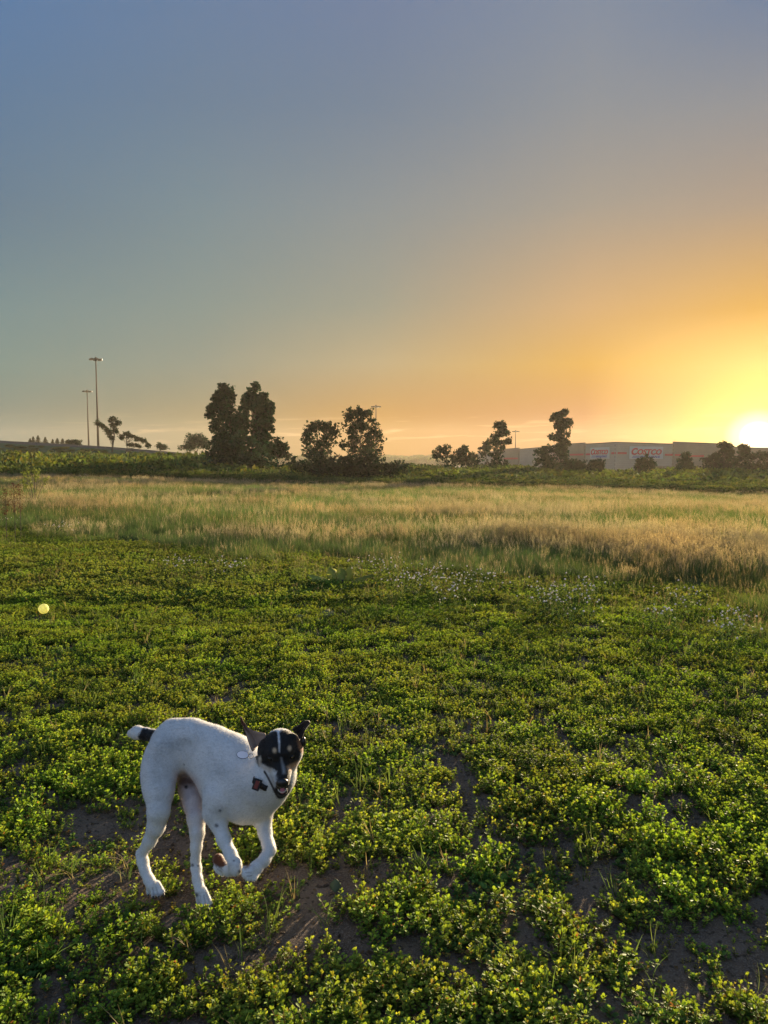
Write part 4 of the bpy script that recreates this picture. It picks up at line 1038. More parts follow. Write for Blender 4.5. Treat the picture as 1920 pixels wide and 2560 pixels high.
# ------------------------------------------------------------------ dog
def dp(cx_, cy_, Yd): return at(290 + cx_ / 3.19, 1760 + cy_ / 3.19, Yd)
def dr(r, Yd): return r / 3.19 * (Yd * 1.035) / FPX
HD = np.array([math.cos(math.radians(30)), -math.sin(math.radians(30)), 0]); LT = np.array([-HD[1], HD[0], 0])
H = .0034
lo = np.array([-1.12, 2.12, -.02]); hi = np.array([-.27, 2.86, .74])
NG = np.ceil((hi - lo) / H).astype(int)
GX = [(lo[i] + H * np.arange(NG[i])).astype(np.float32) for i in range(3)]
VOL = np.full(NG, .08, np.float32)
def sdf_cone(a, b, ra, rb, k, flat=1.0, axis=None, sub=False, colr=None):
    """smooth union of a tapered capsule; flat<1 squeezes it along the axis"""
    a = np.asarray(a, float); b = np.asarray(b, float); m = max(ra, rb) + k + .012
    l_ = np.minimum(a, b) - m; h_ = np.maximum(a, b) + m
    i0 = np.clip(((l_ - lo) / H).astype(int), 0, NG); i1 = np.clip(((h_ - lo) / H).astype(int) + 2, 0, NG)
    if (i1 <= i0).any(): return
    X_, Y_, Z_ = np.meshgrid(*[GX[i][i0[i]:i1[i]] for i in range(3)], indexing='ij')
    px_, py_, pz_ = X_ - a[0], Y_ - a[1], Z_ - a[2]
    if axis is not None and flat != 1.0:
        w = (px_ * axis[0] + py_ * axis[1] + pz_ * axis[2]) * (1 / flat - 1)
        px_ = px_ + w * axis[0]; py_ = py_ + w * axis[1]; pz_ = pz_ + w * axis[2]
        ba = (b - a); ba = ba + (ba @ axis) * (1 / flat - 1) * np.array(axis)
    else: ba = b - a
    bb = float(ba @ ba) + 1e-9
    h = np.clip((px_ * ba[0] + py_ * ba[1] + pz_ * ba[2]) / bb, 0, 1)
    d = np.sqrt((px_ - ba[0] * h) ** 2 + (py_ - ba[1] * h) ** 2 + (pz_ - ba[2] * h) ** 2) - (ra + (rb - ra) * h)
    if flat != 1.0: d = d * (flat * .4 + .6)
    v = VOL[i0[0]:i1[0], i0[1]:i1[1], i0[2]:i1[2]]
    if sub:
        d = -d; hh = np.clip(.5 - .5 * (v - d) / k, 0, 1); nv = v * (1 - hh) + d * hh + k * hh * (1 - hh)
    else:
        hh = np.clip(.5 + .5 * (v - d) / k, 0, 1); nv = v * (1 - hh) + d * hh - k * hh * (1 - hh)
    VOL[i0[0]:i1[0], i0[1]:i1[1], i0[2]:i1[2]] = nv
def chain(pts, k, flat=1.0, axis=None, k0=None):
    """pts: (cx, cy, Y, r) in the traced dog frame"""
    if k < .02: pts = [(p[0], p[1], p[2], p[3] * (.90 if p[3] < 100 else .97)) for p in pts]
    for i, (p, q) in enumerate(zip(pts[:-1], pts[1:])):
        sdf_cone(dp(*p[:3]), dp(*q[:3]), dr(p[3], p[2]), dr(q[3], q[2]), (k0 if (i == 0 and k0) else k), flat, axis)

# trunk: pelvis, loin, ribs, chest
chain([(400, 330, 2.67, 130), (470, 306, 2.66, 168), (610, 324, 2.63, 188), (770, 405, 2.58, 215), (930, 505, 2.53, 245), (1055, 620, 2.47, 260)], .035, .78, LT)
chain([(760, 470, 2.58, 190), (900, 620, 2.51, 240), (1030, 690, 2.44, 240), (1120, 700, 2.40, 205)], .03, .85, LT)
chain([(1110, 640, 2.42, 215), (1195, 625, 2.37, 185), (1262, 560, 2.345, 160), (1300, 430, 2.34, 140)], .03)          # chest front, neck
# tail: stub with white end
chain([(380, 275, 2.70, 45), (300, 255, 2.73, 52), (240, 240, 2.75, 50), (170, 228, 2.77, 55), (120, 235, 2.785, 34)], .012, k0=.03)
# near (right) hind leg
chain([(400, 400, 2.60, 165), (350, 560, 2.55, 132), (345, 700, 2.50, 112), (340, 860, 2.455, 90), (318, 980, 2.455, 72), (270, 1090, 2.46, 52), (205, 1195, 2.465, 44)], .018, k0=.04)
chain([(330, 480, 2.58, 110), (330, 640, 2.53, 100)], .03)
chain([(192, 1190, 2.47, 34), (215, 1260, 2.455, 46), (232, 1330, 2.435, 40), (262, 1400, 2.415, 42), (290, 1445, 2.40, 50)], .012)
# far (left) hind leg, seen from the inside
chain([(600, 560, 2.66, 120), (595, 680, 2.60, 98), (620, 800, 2.53, 82), (642, 920, 2.48, 74), (648, 1030, 2.45, 58), (640, 1140, 2.43, 44), (636, 1230, 2.42, 42)], .016, k0=.02)
chain([(632, 1240, 2.425, 40), (640, 1310, 2.41, 42), (650, 1400, 2.385, 41), (672, 1490, 2.36, 46)], .012)
# near (right) front leg: upper arm, forearm, folded paw
chain([(900, 640, 2.46, 150), (830, 760, 2.42, 120), (785, 870, 2.40, 92)], .03)
chain([(790, 870, 2.40, 88), (815, 950, 2.385, 68), (860, 1080, 2.35, 56), (915, 1200, 2.31, 50), (950, 1280, 2.285, 52), (960, 1315, 2.28, 48)], .014)
chain([(955, 1320, 2.282, 48), (900, 1325, 2.315, 46), (850, 1290, 2.345, 46), (815, 1240, 2.365, 50)], .010)
# far (left) front leg
chain([(1110, 740, 2.42, 130), (1160, 850, 2.42, 90), (1172, 930, 2.415, 72), (1190, 1030, 2.39, 56), (1215, 1120, 2.36, 50), (1228, 1165, 2.34, 52)], .014, k0=.03)
chain([(1225, 1165, 2.342, 52), (1185, 1240, 2.31, 50), (1120, 1305, 2.275, 54), (1065, 1345, 2.25, 52), (1045, 1350, 2.245, 46)], .010)
# toes
def toes(pts, r1=.0100, r2=.0088, k=.0028):
    for a, b in pts: sdf_cone(a, b, r1, r2, k)
for (x0, y0, x1, y1, Y1) in [(262, 1440, 262, 1505, 2.395), (290, 1445, 300, 1525, 2.375), (315, 1440, 340, 1520, 2.37), (330, 1430, 372, 1500, 2.375)]:
    toes([(dp(x0, y0, 2.405), dp(x1, y1, Y1))])
for (x0, y0, x1, y1, Y1) in [(655, 1500, 660, 1585, 2.35), (675, 1500, 695, 1610, 2.325), (690, 1495, 732, 1612, 2.32), (700, 1480, 752, 1590, 2.33)]:
    toes([(dp(x0, y0, 2.36), dp(x1, y1, Y1))])
for (x0, y0, x1, y1, Y1) in [(860, 1310, 800, 1255, 2.35), (850, 1330, 800, 1300, 2.345), (850, 1345, 815, 1325, 2.34)]:
    toes([(dp(x0, y0, 2.335), dp(x1, y1, Y1))], .011, .011)
for (x0, y0, x1, y1, Y1) in [(1080, 1340, 1030, 1320, 2.245), (1080, 1355, 1035, 1362, 2.235), (1100, 1365, 1060, 1385, 2.235), (1120, 1350, 1100, 1385, 2.24)]:
    toes([(dp(x0, y0, 2.26), dp(x1, y1, Y1))], .012, .0115)
# head frame
HC = dp(1312, 370, 2.30)
tilt = math.radians(-4)
f = np.array([.165, -.85, -.53]); f /= np.linalg.norm(f)
rr = np.array([math.cos(tilt), 0, math.sin(tilt)]); rr -= f * (rr @ f); rr /= np.linalg.norm(rr)
uu = np.cross(rr, f)
if uu[2] < 0: uu = -uu
def hp(r_, u_, f_): return HC + rr * r_ + uu * u_ + f * f_
sdf_cone(hp(0, .0, -.015), hp(0, .0, -.010), .0585, .0575, .02)
for s_ in (-1, 1):
    sdf_cone(hp(s_ * .030, -.014, -.016), hp(s_ * .031, -.016, -.004), .046, .044, .014)
    sdf_cone(hp(s_ * .034, -.046, -.020), hp(s_ * .022, -.048, .018), .040, .032, .016)      # cheeks
    sdf_cone(hp(s_ * .018, .022, .028), hp(s_ * .028, .022, .022), .015, .014, .012)          # brow
sdf_cone(hp(0, -.020, .025), hp(0, -.024, .096), .0375, .0235, .014)               # upper muzzle
for s_ in (-1, 1): sdf_cone(hp(s_ * .013, -.040, .045), hp(s_ * .0095, -.040, .090), .022, .0165, .008)       # flews
sdf_cone(hp(0, -.058, -.005), hp(0, -.083, .045), .034, .021, .012)                # throat, lower jaw
sdf_cone(hp(0, -.083, .045), hp(0, -.105, .080), .021, .0185, .008)
sdf_cone(hp(0, -.062, .055), hp(0, -.083, .098), .008, .0180, .003, sub=True)      # open mouth
for s_ in (-1, 1): sdf_cone(hp(s_ * .036, .008, .040), hp(s_ * .037, .007, .050), .0075, .008, .006, sub=True)   # eye sockets

def surface_nets(vol, lo, H):
    ins = vol < 0
    n0, n1, n2 = [n - 1 for n in vol.shape]
    cnt = np.zeros((n0, n1, n2), np.int8)
    for a in (0, 1):
        for b in (0, 1):
            for c in (0, 1): cnt += ins[a:a + n0, b:b + n1, c:c + n2]
    act = (cnt > 0) & (cnt < 8)
    I = np.argwhere(act); num = np.full(act.shape, -1, np.int32); num[act] = np.arange(len(I))
    acc = np.zeros((len(I), 3)); ct = np.zeros(len(I))
    corners = [(a, b, c) for a in (0, 1) for b in (0, 1) for c in (0, 1)]
    vals = {c: vol[I[:, 0] + c[0], I[:, 1] + c[1], I[:, 2] + c[2]] for c in corners}
    for c in corners:
        for ax in range(3):
            if c[ax] == 0:
                d = list(c); d[ax] = 1; d = tuple(d); v0 = vals[c]; v1 = vals[d]; m = (v0 < 0) != (v1 < 0)
                t = np.where(m, v0 / np.where(m, v0 - v1, 1), 0)
                p = np.tile(np.array(c, float), (len(I), 1)); p[:, ax] += t
                acc[m] += p[m]; ct[m] += 1
    V = (I + acc / ct[:, None]) * H + lo
    Fq = []
    for ax in range(3):
        o1, o2 = [(1, 2), (2, 0), (0, 1)][ax]
        s0 = [slice(None)] * 3; s1 = [slice(None)] * 3; s0[ax] = slice(0, -1); s1[ax] = slice(1, None)
        a = ins[tuple(s0)]; b = ins[tuple(s1)]; E = np.argwhere(a != b)
        E = E[(E[:, o1] > 0) & (E[:, o2] > 0) & (E[:, o1] < vol.shape[o1] - 1) & (E[:, o2] < vol.shape[o2] - 1)]
        fl = a[E[:, 0], E[:, 1], E[:, 2]]
        q = []
        for (u, v) in ((1, 1), (0, 1), (0, 0), (1, 0)):
            e = E.copy(); e[:, o1] -= u; e[:, o2] -= v; q.append(num[e[:, 0], e[:, 1], e[:, 2]])
        q = np.stack(q, 1); q[~fl] = q[~fl][:, ::-1]; Fq.append(q)
    return V, np.concatenate(Fq)
V, F = surface_nets(VOL, lo, H)
del VOL
for it in range(2):                # light smoothing
    acc = np.zeros_like(V); ct = np.zeros(len(V))
    for i in range(4):
        a, b = F[:, i], F[:, (i + 1) % 4]
        for k in range(3): acc[:, k] += np.bincount(a, V[b, k], len(V)) + np.bincount(b, V[a, k], len(V))
        ct += np.bincount(a, minlength=len(V)) + np.bincount(b, minlength=len(V))
    V = V * .45 + .55 * acc / np.maximum(ct, 1)[:, None]
print('dog verts', len(V))
def crop_of(P):
    a, b, _ = proj(P); return (a - 290) * 3.19, (b - 1760) * 3.19
def inpoly(x, y, poly, soft=6.):
    """signed softness inside a polygon, 0..1"""
    n = len(poly); ins = np.zeros(x.shape, bool); dmin = np.full(x.shape, 1e9)
    for i in range(n):
        x1, y1 = poly[i]; x2, y2 = poly[(i + 1) % n]
        c = ((y1 > y) != (y2 > y)) & (x < (x2 - x1) * (y - y1) / ((y2 - y1) if y2 != y1 else 1e-9) + x1); ins ^= c
        t = np.clip(((x - x1) * (x2 - x1) + (y - y1) * (y2 - y1)) / ((x2 - x1) ** 2 + (y2 - y1) ** 2 + 1e-9), 0, 1)
        dmin = np.minimum(dmin, np.hypot(x - x1 - t * (x2 - x1), y - y1 - t * (y2 - y1)))
    sd = np.where(ins, dmin, -dmin)
    return np.clip(sd / soft * .5 + .5, 0, 1)
CX, CY = crop_of(V)
# small wobble so that borders of the patches look like fur
wob = 1
CXw = CX + 9 * (fbm(CX * .08, CY * .08, 2) - .5) * 2; CYw = CY + 9 * (fbm(CX * .08 + 50, CY * .08 + 9, 2) - .5) * 2
WHITE = np.array([.64, .635, .62]); BLACK = np.array([.012, .011, .011]); BROWN = np.array([.16, .055, .022]); PINK = np.array([.52, .36, .31]); TAN_ = np.array([.50, .36, .22]); LIP = np.array([.02, .017, .018])
C = np.tile(WHITE, (len(V), 1))
def paint(w, col): 
    global C
    C = C * (1 - w[:, None]) + np.array(col)[None, :] * w[:, None]
# grey ticking of dark skin through the coat, deepened as painted muscle shading
tick_shade = sstep(fbm(CX * .05, CY * .09, 4), .52, .76) * .10 + .10 * sstep(fbm(CX * .012 + 3, CY * .012 + 8, 3), .5, .7)
for ex, ey, rx, ry, a in [(440, 330, 120, 60, .30), (560, 300, 80, 50, .25), (330, 450, 90, 120, .18), (340, 620, 90, 90, .15), (800, 520, 90, 60, .14), (350, 800, 70, 80, .12), (830, 850, 60, 40, .25), (950, 560, 90, 60, .10), (1000, 700, 120, 80, .08)]:
    tick_shade = tick_shade + 1.7 * a * np.exp(-((CX - ex) / rx) ** 2 - ((CY - ey) / ry) ** 2) * (.4 + 1.2 * fbm(CX * .06 + 7, CY * .06, 3))
paint(np.clip(tick_shade, 0, .6), (.24, .235, .21))
headw = ((V - HC) @ f > -.085) & (np.linalg.norm(V - HC, axis=1) < .17)
mask = inpoly(CXw, CYw, [(1060, 230), (1184, 236), (1230, 217), (1279, 213), (1295, 222), (1346, 205), (1406, 215), (1440, 240), (1500, 270), (1500, 330), (1482, 345), (1475, 392), (1466, 443), (1434, 475), (1392, 494), (1369, 512), (1383, 540), (1390, 577), (1395, 660), (1280, 660), (1277, 572), (1277, 540), (1254, 521), (1226, 512), (1184, 485), (1157, 475), (1138, 503), (1120, 462), (1106, 406), (1087, 369), (1050, 330)], 9)
paint(mask * headw, BLACK)
paint(inpoly(CX, CY, [(1272, 200), (1308, 200), (1300, 228), (1306, 277), (1307, 320), (1305, 385), (1300, 385), (1297, 325), (1293, 277), (1289, 230)], 6) * headw, (.72, .72, .72))
paint(inpoly(CX, CY, [(1315, 430), (1320, 430), (1330, 470), (1346, 505), (1354, 555), (1330, 555), (1324, 500)], 12) * headw * .5, (.5, .5, .5))
# back of the mask over the crown stays white at the very top
paint(np.clip(((V - HC) @ f < -.045) * ((V - HC) @ uu > .035) * 1.0, 0, 1) * headw, WHITE)
for ex, ey in ((1264, 371), (1384, 354)): paint(np.clip(1.6 - np.hypot((CX - ex) / 17, (CY - ey) / 22) * 1.2, 0, 1) * headw, TAN_)
paint(inpoly(CX, CY, [(1135, 430), (1152, 415), (1160, 440), (1150, 500), (1138, 480)], 8) * headw, (.6, .52, .42))
# tan line at the right cheek, over the eye side
paint(inpoly(CX, CY, [(1440, 255), (1470, 290), (1500, 360), (1485, 400), (1458, 350)], 12) * headw * .9, (.34, .15, .06))
paint(inpoly(CX, CY, [(1360, 500), (1400, 478), (1450, 455), (1440, 495), (1385, 540)], 12) * headw * .9, (.42, .24, .12))
paint(inpoly(CX, CY, [(1120, 462), (1150, 490), (1230, 515), (1255, 525), (1230, 540), (1160, 510)], 14) * headw * .5, (.45, .33, .2))
# mouth: dark lip line from the corner and dark lower lip
lipd = np.full(len(V), 1e9)
for (x1, y1, x2, y2) in [(1184, 540, 1212, 586), (1212, 586, 1240, 641), (1240, 641, 1267, 701), (1267, 701, 1290, 738), (1290, 738, 1327, 748), (1327, 748, 1364, 734), (1364, 734, 1376, 690)]:
    t = np.clip(((CX - x1) * (x2 - x1) + (CY - y1) * (y2 - y1)) / ((x2 - x1) ** 2 + (y2 - y1) ** 2), 0, 1); lipd = np.minimum(lipd, np.hypot(CX - x1 - t * (x2 - x1), CY - y1 - t * (y2 - y1)))
paint(np.clip((11 - lipd) / 6, 0, 1) * headw, LIP)
paint(inpoly(CX, CY, [(1262, 668), (1290, 662), (1340, 665), (1385, 660), (1386, 700), (1374, 735), (1330, 762), (1292, 752), (1268, 715)], 6) * headw, LIP)
paint(inpoly(CX, CY, [(1200, 560), (1290, 575), (1300, 640), (1290, 668), (1255, 655), (1230, 610)], 12) * headw * .35, (.25, .25, .26))
# tail: black ring, white tip
paint(inpoly(CXw, CYw, [(215, 190), (180, 245), (180, 300), (330, 360), (400, 330), (390, 240), (330, 215)], 8) * ((V[:, 1] > 2.685)), BLACK)
# brown groin and pink inner thigh
deep = sstep(V[:, 1], 2.43, 2.56)
paint(inpoly(CXw, CYw, [(470, 560), (560, 540), (640, 590), (700, 700), (700, 1000), (660, 1300), (580, 1300), (560, 1000), (500, 800), (440, 760)], 40) * (V[:, 0] > -.88) * .55 * sstep(V[:, 1], 2.40, 2.50), PINK)
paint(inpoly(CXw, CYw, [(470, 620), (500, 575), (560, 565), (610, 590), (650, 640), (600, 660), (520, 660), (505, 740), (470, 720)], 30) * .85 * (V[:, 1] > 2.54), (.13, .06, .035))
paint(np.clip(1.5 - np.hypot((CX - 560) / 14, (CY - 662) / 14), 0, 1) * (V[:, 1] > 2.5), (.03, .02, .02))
# dark spots, brown pads
for ex, ey, r in [(803, 970, 15), (545, 484, 6), (610, 1285, 13), (640, 1522, 17), (985, 1335, 12), (655, 1290, 8), (940, 1250, 8), (830, 850, 10)]:
    paint(np.clip(1.5 - np.hypot((CX - ex) / r, (CY - ey) / r), 0, 1) * .8, (.05, .05, .06))
paint(inpoly(CXw, CYw, [(740, 1180), (800, 1165), (850, 1210), (885, 1290), (880, 1312), (830, 1305), (760, 1270)], 12) * (V[:, 1] > 2.315), (.13, .045, .02))
paint(inpoly(CXw, CYw, [(1015, 1300), (1060, 1275), (1075, 1290), (1035, 1320)], 10) * .8, (.26, .10, .04))
for ex, ey in ((345, 1520), (300, 1530), (742, 1620), (700, 1620)): paint(np.clip(1.4 - np.hypot((CX - ex) / 30, (CY - ey) / 18), 0, 1) * .5, (.30, .26, .27))

for x1, y1, x2, y2 in [(292, 1465, 300, 1525), (318, 1460, 335, 1520), (350, 1435, 375, 1500), (675, 1530, 678, 1600), (700, 1525, 718, 1605), (715, 1500, 748, 1590), (1075, 1345, 1035, 1345), (1085, 1368, 1045, 1372), (850, 1320, 805, 1290), (845, 1338, 808, 1315)]:  # creases between the toes, their shade painted into the coat colour
    t = np.clip(((CX - x1) * (x2 - x1) + (CY - y1) * (y2 - y1)) / ((x2 - x1) ** 2 + (y2 - y1) ** 2), 0, 1); dd = np.hypot(CX - x1 - t * (x2 - x1), CY - y1 - t * (y2 - y1))
    paint(np.clip(1.3 - dd / 6, 0, 1) * .55, (.16, .14, .14))

def coat_mat():
    m, nt, b = new_mat('dog_coat')
    a = nd(nt, 'ShaderNodeAttribute'); a.attribute_name = 'tint'
    t = nd(nt, 'ShaderNodeTexCoord')
    def noise(s, d=4, stretch=None):
        n = nd(nt, 'ShaderNodeTexNoise'); n.inputs['Scale'].default_value = s; n.inputs['Detail'].default_value = d
        if stretch:
            mp = nd(nt, 'ShaderNodeMapping'); mp.inputs['Scale'].default_value = stretch; nt.links.new(t.outputs['Object'], mp.inputs[0]); nt.links.new(mp.outputs[0], n.inputs['Vector'])
        else: nt.links.new(t.outputs['Object'], n.inputs['Vector'])
        return n.outputs[0]
    v = maprange(nt, noise(420, 3, (1, 1, .5)), .35, .65, .90, 1.05)
    vv = nd(nt, 'ShaderNodeCombineColor'); [nt.links.new(v, vv.inputs[i]) for i in range(3)]
    c = mixc(nt, 1., a.outputs['Color'], vv.outputs[0], 'MULTIPLY')
    nt.links.new(c, b.inputs['Base Color']); b.inputs['Roughness'].default_value = .62; b.inputs['Specular IOR Level'].default_value = .22
    b.inputs['Sheen Weight'].default_value = .25; b.inputs['Sheen Roughness'].default_value = .4
    bp = nd(nt, 'ShaderNodeBump'); bp.inputs['Strength'].default_value = .25; bp.inputs['Distance'].default_value = .0015
    nt.links.new(mth(nt, 'ADD', noise(260, 3, (1, 1, .4)), mth(nt, 'MULTIPLY', noise(60, 3), .8)), bp.inputs['Height']); nt.links.new(bp.outputs[0], b.inputs['Normal'])
    return m
M['coat'] = coat_mat()
M['nose'] = simple('nose_leather', (.012, .012, .013), .32, spec=.5, bump=.3, bscale=500)
M['eye'] = simple('eye', (.012, .008, .006), .08, spec=.6)
M['tongue'] = simple('tongue', (.48, .13, .15), .35, spec=.5, bump=.2, bscale=300)
M['teeth'] = simple('teeth', (.75, .72, .65), .3)
M['collar'] = simple('collar_strap', (.02, .018, .018), .7, bump=.3, bscale=300)
M['collar_red'] = simple('collar_red', (.17, .03, .022), .6)
M['metal'] = simple('tag_metal', (.9, .84, .86), .5, .0, var=.05)
M['ring'] = simple('split_ring', (.12, .12, .12), .35, .9)
M['claw'] = simple('claw', (.06, .05, .045), .4)
o_ = dp(330, 1500, 2.40); DO = np.array([-.72, 2.45, 0.0])
dog = empty('dog', tuple(DO), 'white short-haired dog with black mask running towards the right', 'dog')
V_BODY = V.copy()
body = mobj('body', mk_mesh('body', V - DO, F, M['coat'], True, np.clip(C, 0, 1)), dog)

# short coat: fine hairs lying back along the body
def fur(V, F, C, n=110000):
    r_ = np.random.default_rng(5)
    A = V[F[:, 0]]; B_ = V[F[:, 1]]; D_ = V[F[:, 3]]
    N = np.cross(B_ - A, D_ - A); ar = np.linalg.norm(N, axis=1); N /= ar[:, None] + 1e-12
    ar = np.minimum(ar, np.percentile(ar, 99))
    q = r_.choice(len(F), n, p=ar / ar.sum())
    u, v = r_.random((2, n, 1))
    P = A[q] + (B_[q] - A[q]) * u + (D_[q] - A[q]) * v; Nn = N[q]; col = C[F[q, 0]]
    legs = sstep(.33 - P[:, 2], 0, .1)[:, None]
    flow = -HD[None, :] * (1 - legs) + np.array([0, 0, -1.]) * (.35 + .65 * legs)
    hd = (np.linalg.norm(P - HC, axis=1) < .12)[:, None]
    flow = np.where(hd, -f[None, :] * .9, flow)
    flow = flow - Nn * (flow * Nn).sum(1)[:, None]; flow /= np.linalg.norm(flow, axis=1)[:, None] + .15
    d = flow + Nn * r_.uniform(.25, .6, (n, 1)) + r_.normal(size=(n, 3)) * .18; d /= np.linalg.norm(d, axis=1)[:, None]
    L = r_.uniform(.0035, .007, (n, 1)) * np.where(hd, .65, 1.0)
    e = np.cross(d, Nn + .3 * r_.normal(size=(n, 3))); e /= np.linalg.norm(e, axis=1)[:, None] + 1e-9
    w = .00042
    T = np.stack([P - e * w, P + e * w, P + d * L], 1).reshape(-1, 3)
    cc = np.repeat(col * r_.uniform(.75, 1.2, (n, 1)), 3, 0)
    m_, nt, b_ = new_mat('dog_hair'); a_ = nd(nt, 'ShaderNodeAttribute'); a_.attribute_name = 'tint'
    nt.links.new(a_.outputs['Color'], b_.inputs['Base Color']); b_.inputs['Roughness'].default_value = .55; b_.inputs['Specular IOR Level'].default_value = .25
    tr = nd(nt, 'ShaderNodeBsdfTranslucent'); nt.links.new(a_.outputs['Color'], tr.inputs[0]); mx = nd(nt, 'ShaderNodeMixShader'); mx.inputs[0].default_value = .35
    nt.links.new(b_.outputs[0], mx.inputs[1]); nt.links.new(tr.outputs[0], mx.inputs[2]); nt.links.new(mx.outputs[0], nt.nodes['Material Output'].inputs[0])
    o = mobj('fur', mk_mesh('fur', T - DO, np.arange(n * 3).reshape(-1, 3), m_, False, np.clip(cc, 0, 1)), dog); o['kind'] = 'stuff'
fur(V, F, C)

# ears: curved shells rooted in the skull
def ear(rows, name, label=None):
    """rows: base to tip, each (left edge, middle, right edge) in the traced frame, doubled to a shell"""
    G = np.array([[dp(*p) for p in r] for r in rows])
    # refine by interpolation
    def refine(G):
        n = len(G); t = np.linspace(0, n - 1, (n - 1) * 4 + 1); i = np.minimum(t.astype(int), n - 2); w = (t - i)[:, None, None]
        w = w * w * (3 - 2 * w) * .3 + w * .7
        G = G[i] * (1 - w) + G[i + 1] * w
        m = G.shape[1]; t = np.linspace(0, m - 1, (m - 1) * 4 + 1); i = np.minimum(t.astype(int), m - 2); w = (t - i)[None, :, None]
        return G[:, i] * (1 - w) + G[:, i + 1] * w
    G = refine(G); nr, nc = G.shape[:2]
    gu = np.gradient(G, axis=0); gv = np.gradient(G, axis=1); N = np.cross(gu, gv); N /= np.linalg.norm(N, axis=2)[:, :, None] + 1e-9
    th = .0022
    V = np.concatenate([(G + N * th).reshape(-1, 3), (G - N * th).reshape(-1, 3)])
    idx = np.arange(nr * nc).reshape(nr, nc); F = []
    for i in range(nr - 1):
        for j in range(nc - 1):
            a, b, c, d = idx[i, j], idx[i, j + 1], idx[i + 1, j + 1], idx[i + 1, j]
            F.append((a, b, c, d)); k = nr * nc; F.append((d + k, c + k, b + k, a + k))
    rim = list(idx[0]) + list(idx[1:, -1]) + list(idx[-1, -2::-1]) + list(idx[-2:0:-1, 0])
    for a, b in zip(rim, rim[1:] + rim[:1]): F.append((b, a, a + nr * nc, b + nr * nc))
    return V, F, N.reshape(-1, 3), nr * nc, idx
def build_ear(rows, label, inner, outer, tipc, flip):
    V, F, N, n, idx = ear(rows, 'ear')
    C = np.zeros((len(V), 3)); front = inner if not flip else outer; back = outer if not flip else inner
    C[:n] = front; C[n:] = back
    nr, nc = idx.shape
    rowi = (np.arange(n) // nc) / (nr - 1); colj = (np.arange(n) % nc) / (nc - 1)
    w = sstep(rowi, .35, .8)[:, None]
    C[:n] = C[:n] * (1 - w) + np.array(tipc) * w; C[n:] = C[n:] * (1 - w) + np.array(tipc) * w
    e = (np.minimum(colj, 1 - colj) < .14)
    C[:n][e] = np.array(tipc) * .8
    o = mobj('ear', mk_mesh('ear', V - DO, F, M['coat'], True, C), dog)
    tag(o, label)
EB = np.array([.10, .035, .015])
build_ear([((1090, 378, 2.30), (1125, 340, 2.335), (1195, 268, 2.305)),
           ((1066, 322, 2.295), (1100, 278, 2.335), (1190, 238, 2.30)),
           ((1052, 280, 2.295), (1080, 240, 2.33), (1132, 224, 2.30)),
           ((1042, 245, 2.30), (1058, 214, 2.325), (1085, 213, 2.30)),
           ((1020, 195, 2.305), (1030, 178, 2.32), (1042, 182, 2.305)),
           ((1003, 150, 2.31), (1009, 140, 2.318), (1017, 146, 2.31)),
           ((991, 108, 2.312), (995, 103, 2.314), (999, 106, 2.312))], 'upright brown-edged ear blown outwards, pale inside', np.array([.42, .31, .26]), np.array([.03, .015, .01]), EB, True)
build_ear([((1405, 205, 2.315), (1445, 240, 2.34), (1478, 300, 2.315)),
           ((1430, 185, 2.315), (1464, 208, 2.335), (1486, 262, 2.315)),
           ((1462, 168, 2.32), (1484, 184, 2.335), (1503, 214, 2.315)),
           ((1500, 138, 2.325), (1515, 150, 2.335), (1529, 180, 2.325)),
           ((1538, 133, 2.33), (1545, 142, 2.332), (1549, 160, 2.33))], 'dark ear pointing sideways to the right', np.array([.05, .03, .02]), np.array([.02, .013, .01]), np.array([.05, .03, .022]), False)
# lower lobe of that ear with its lit edge
mb = MB(); mb.ball(dp(1494, 302, 2.325) - DO, (.009, .010, .018), None, 14, 10); o = mb.build('ear_lobe', M['nose'], dog, True)

# eyes with lids, nose, tongue, teeth
for s_, nm in ((-1, 'eye'), (1, 'eye')):
    e = MB().ball(hp(s_ * .036, .0078, .0325) - DO, (.0078,) * 3, None, 20, 14).build('eye', M['eye'], dog, True)
Mh = np.stack([rr, uu, f], 1)
nb = MB()
nb.ball(hp(0, -.016, .112) - DO, (.0205, .0185, .0135), Mh, 22, 14)
nb.ball(hp(-.011, -.026, .115) - DO, (.0100, .0085, .0095), Mh, 14, 10); nb.ball(hp(.011, -.026, .115) - DO, (.0100, .0085, .0095), Mh, 14, 10)
no = nb.build('nose', M['nose'], dog, True)
tb = MB(); pts = []
tb.ball(hp(0, -.0925, .075) - DO, (.0140, .0050, .022), Mh @ np.array([[1, 0, 0], [0, .93, -.36], [0, .36, .93]]), 18, 10)
tb.build('tongue', M['tongue'], dog, True)
te = MB()
for k in range(-5, 6):
    a = k / 5 * 1.35; te.ball(hp(math.sin(a) * .0145, -.0905 - .005 * math.cos(a), .080 + math.cos(a) * .0140) - DO, (.0017, .0034, .0016) if abs(k) < 4 else (.0022, .0055, .0022), Mh, 6, 5)
te.build('teeth', M['teeth'], dog, True)
# claws on the hind paws
cw = MB()
for (x_, y_, Y_) in [(262, 1524, 2.39), (300, 1543, 2.367), (345, 1540, 2.362), (385, 1518, 2.368), (662, 1602, 2.343), (700, 1628, 2.318), (742, 1630, 2.313), (768, 1608, 2.322)]:
    a = dp(x_ - 4, y_ - 8, Y_); cw = MB().tube([a - DO, a - DO + np.array([.002, -.006, -.004]), a - DO + np.array([.003, -.010, -.010])], [.0032, .0026, .0006], 6); cw.build('claw', M['claw'], dog, True)
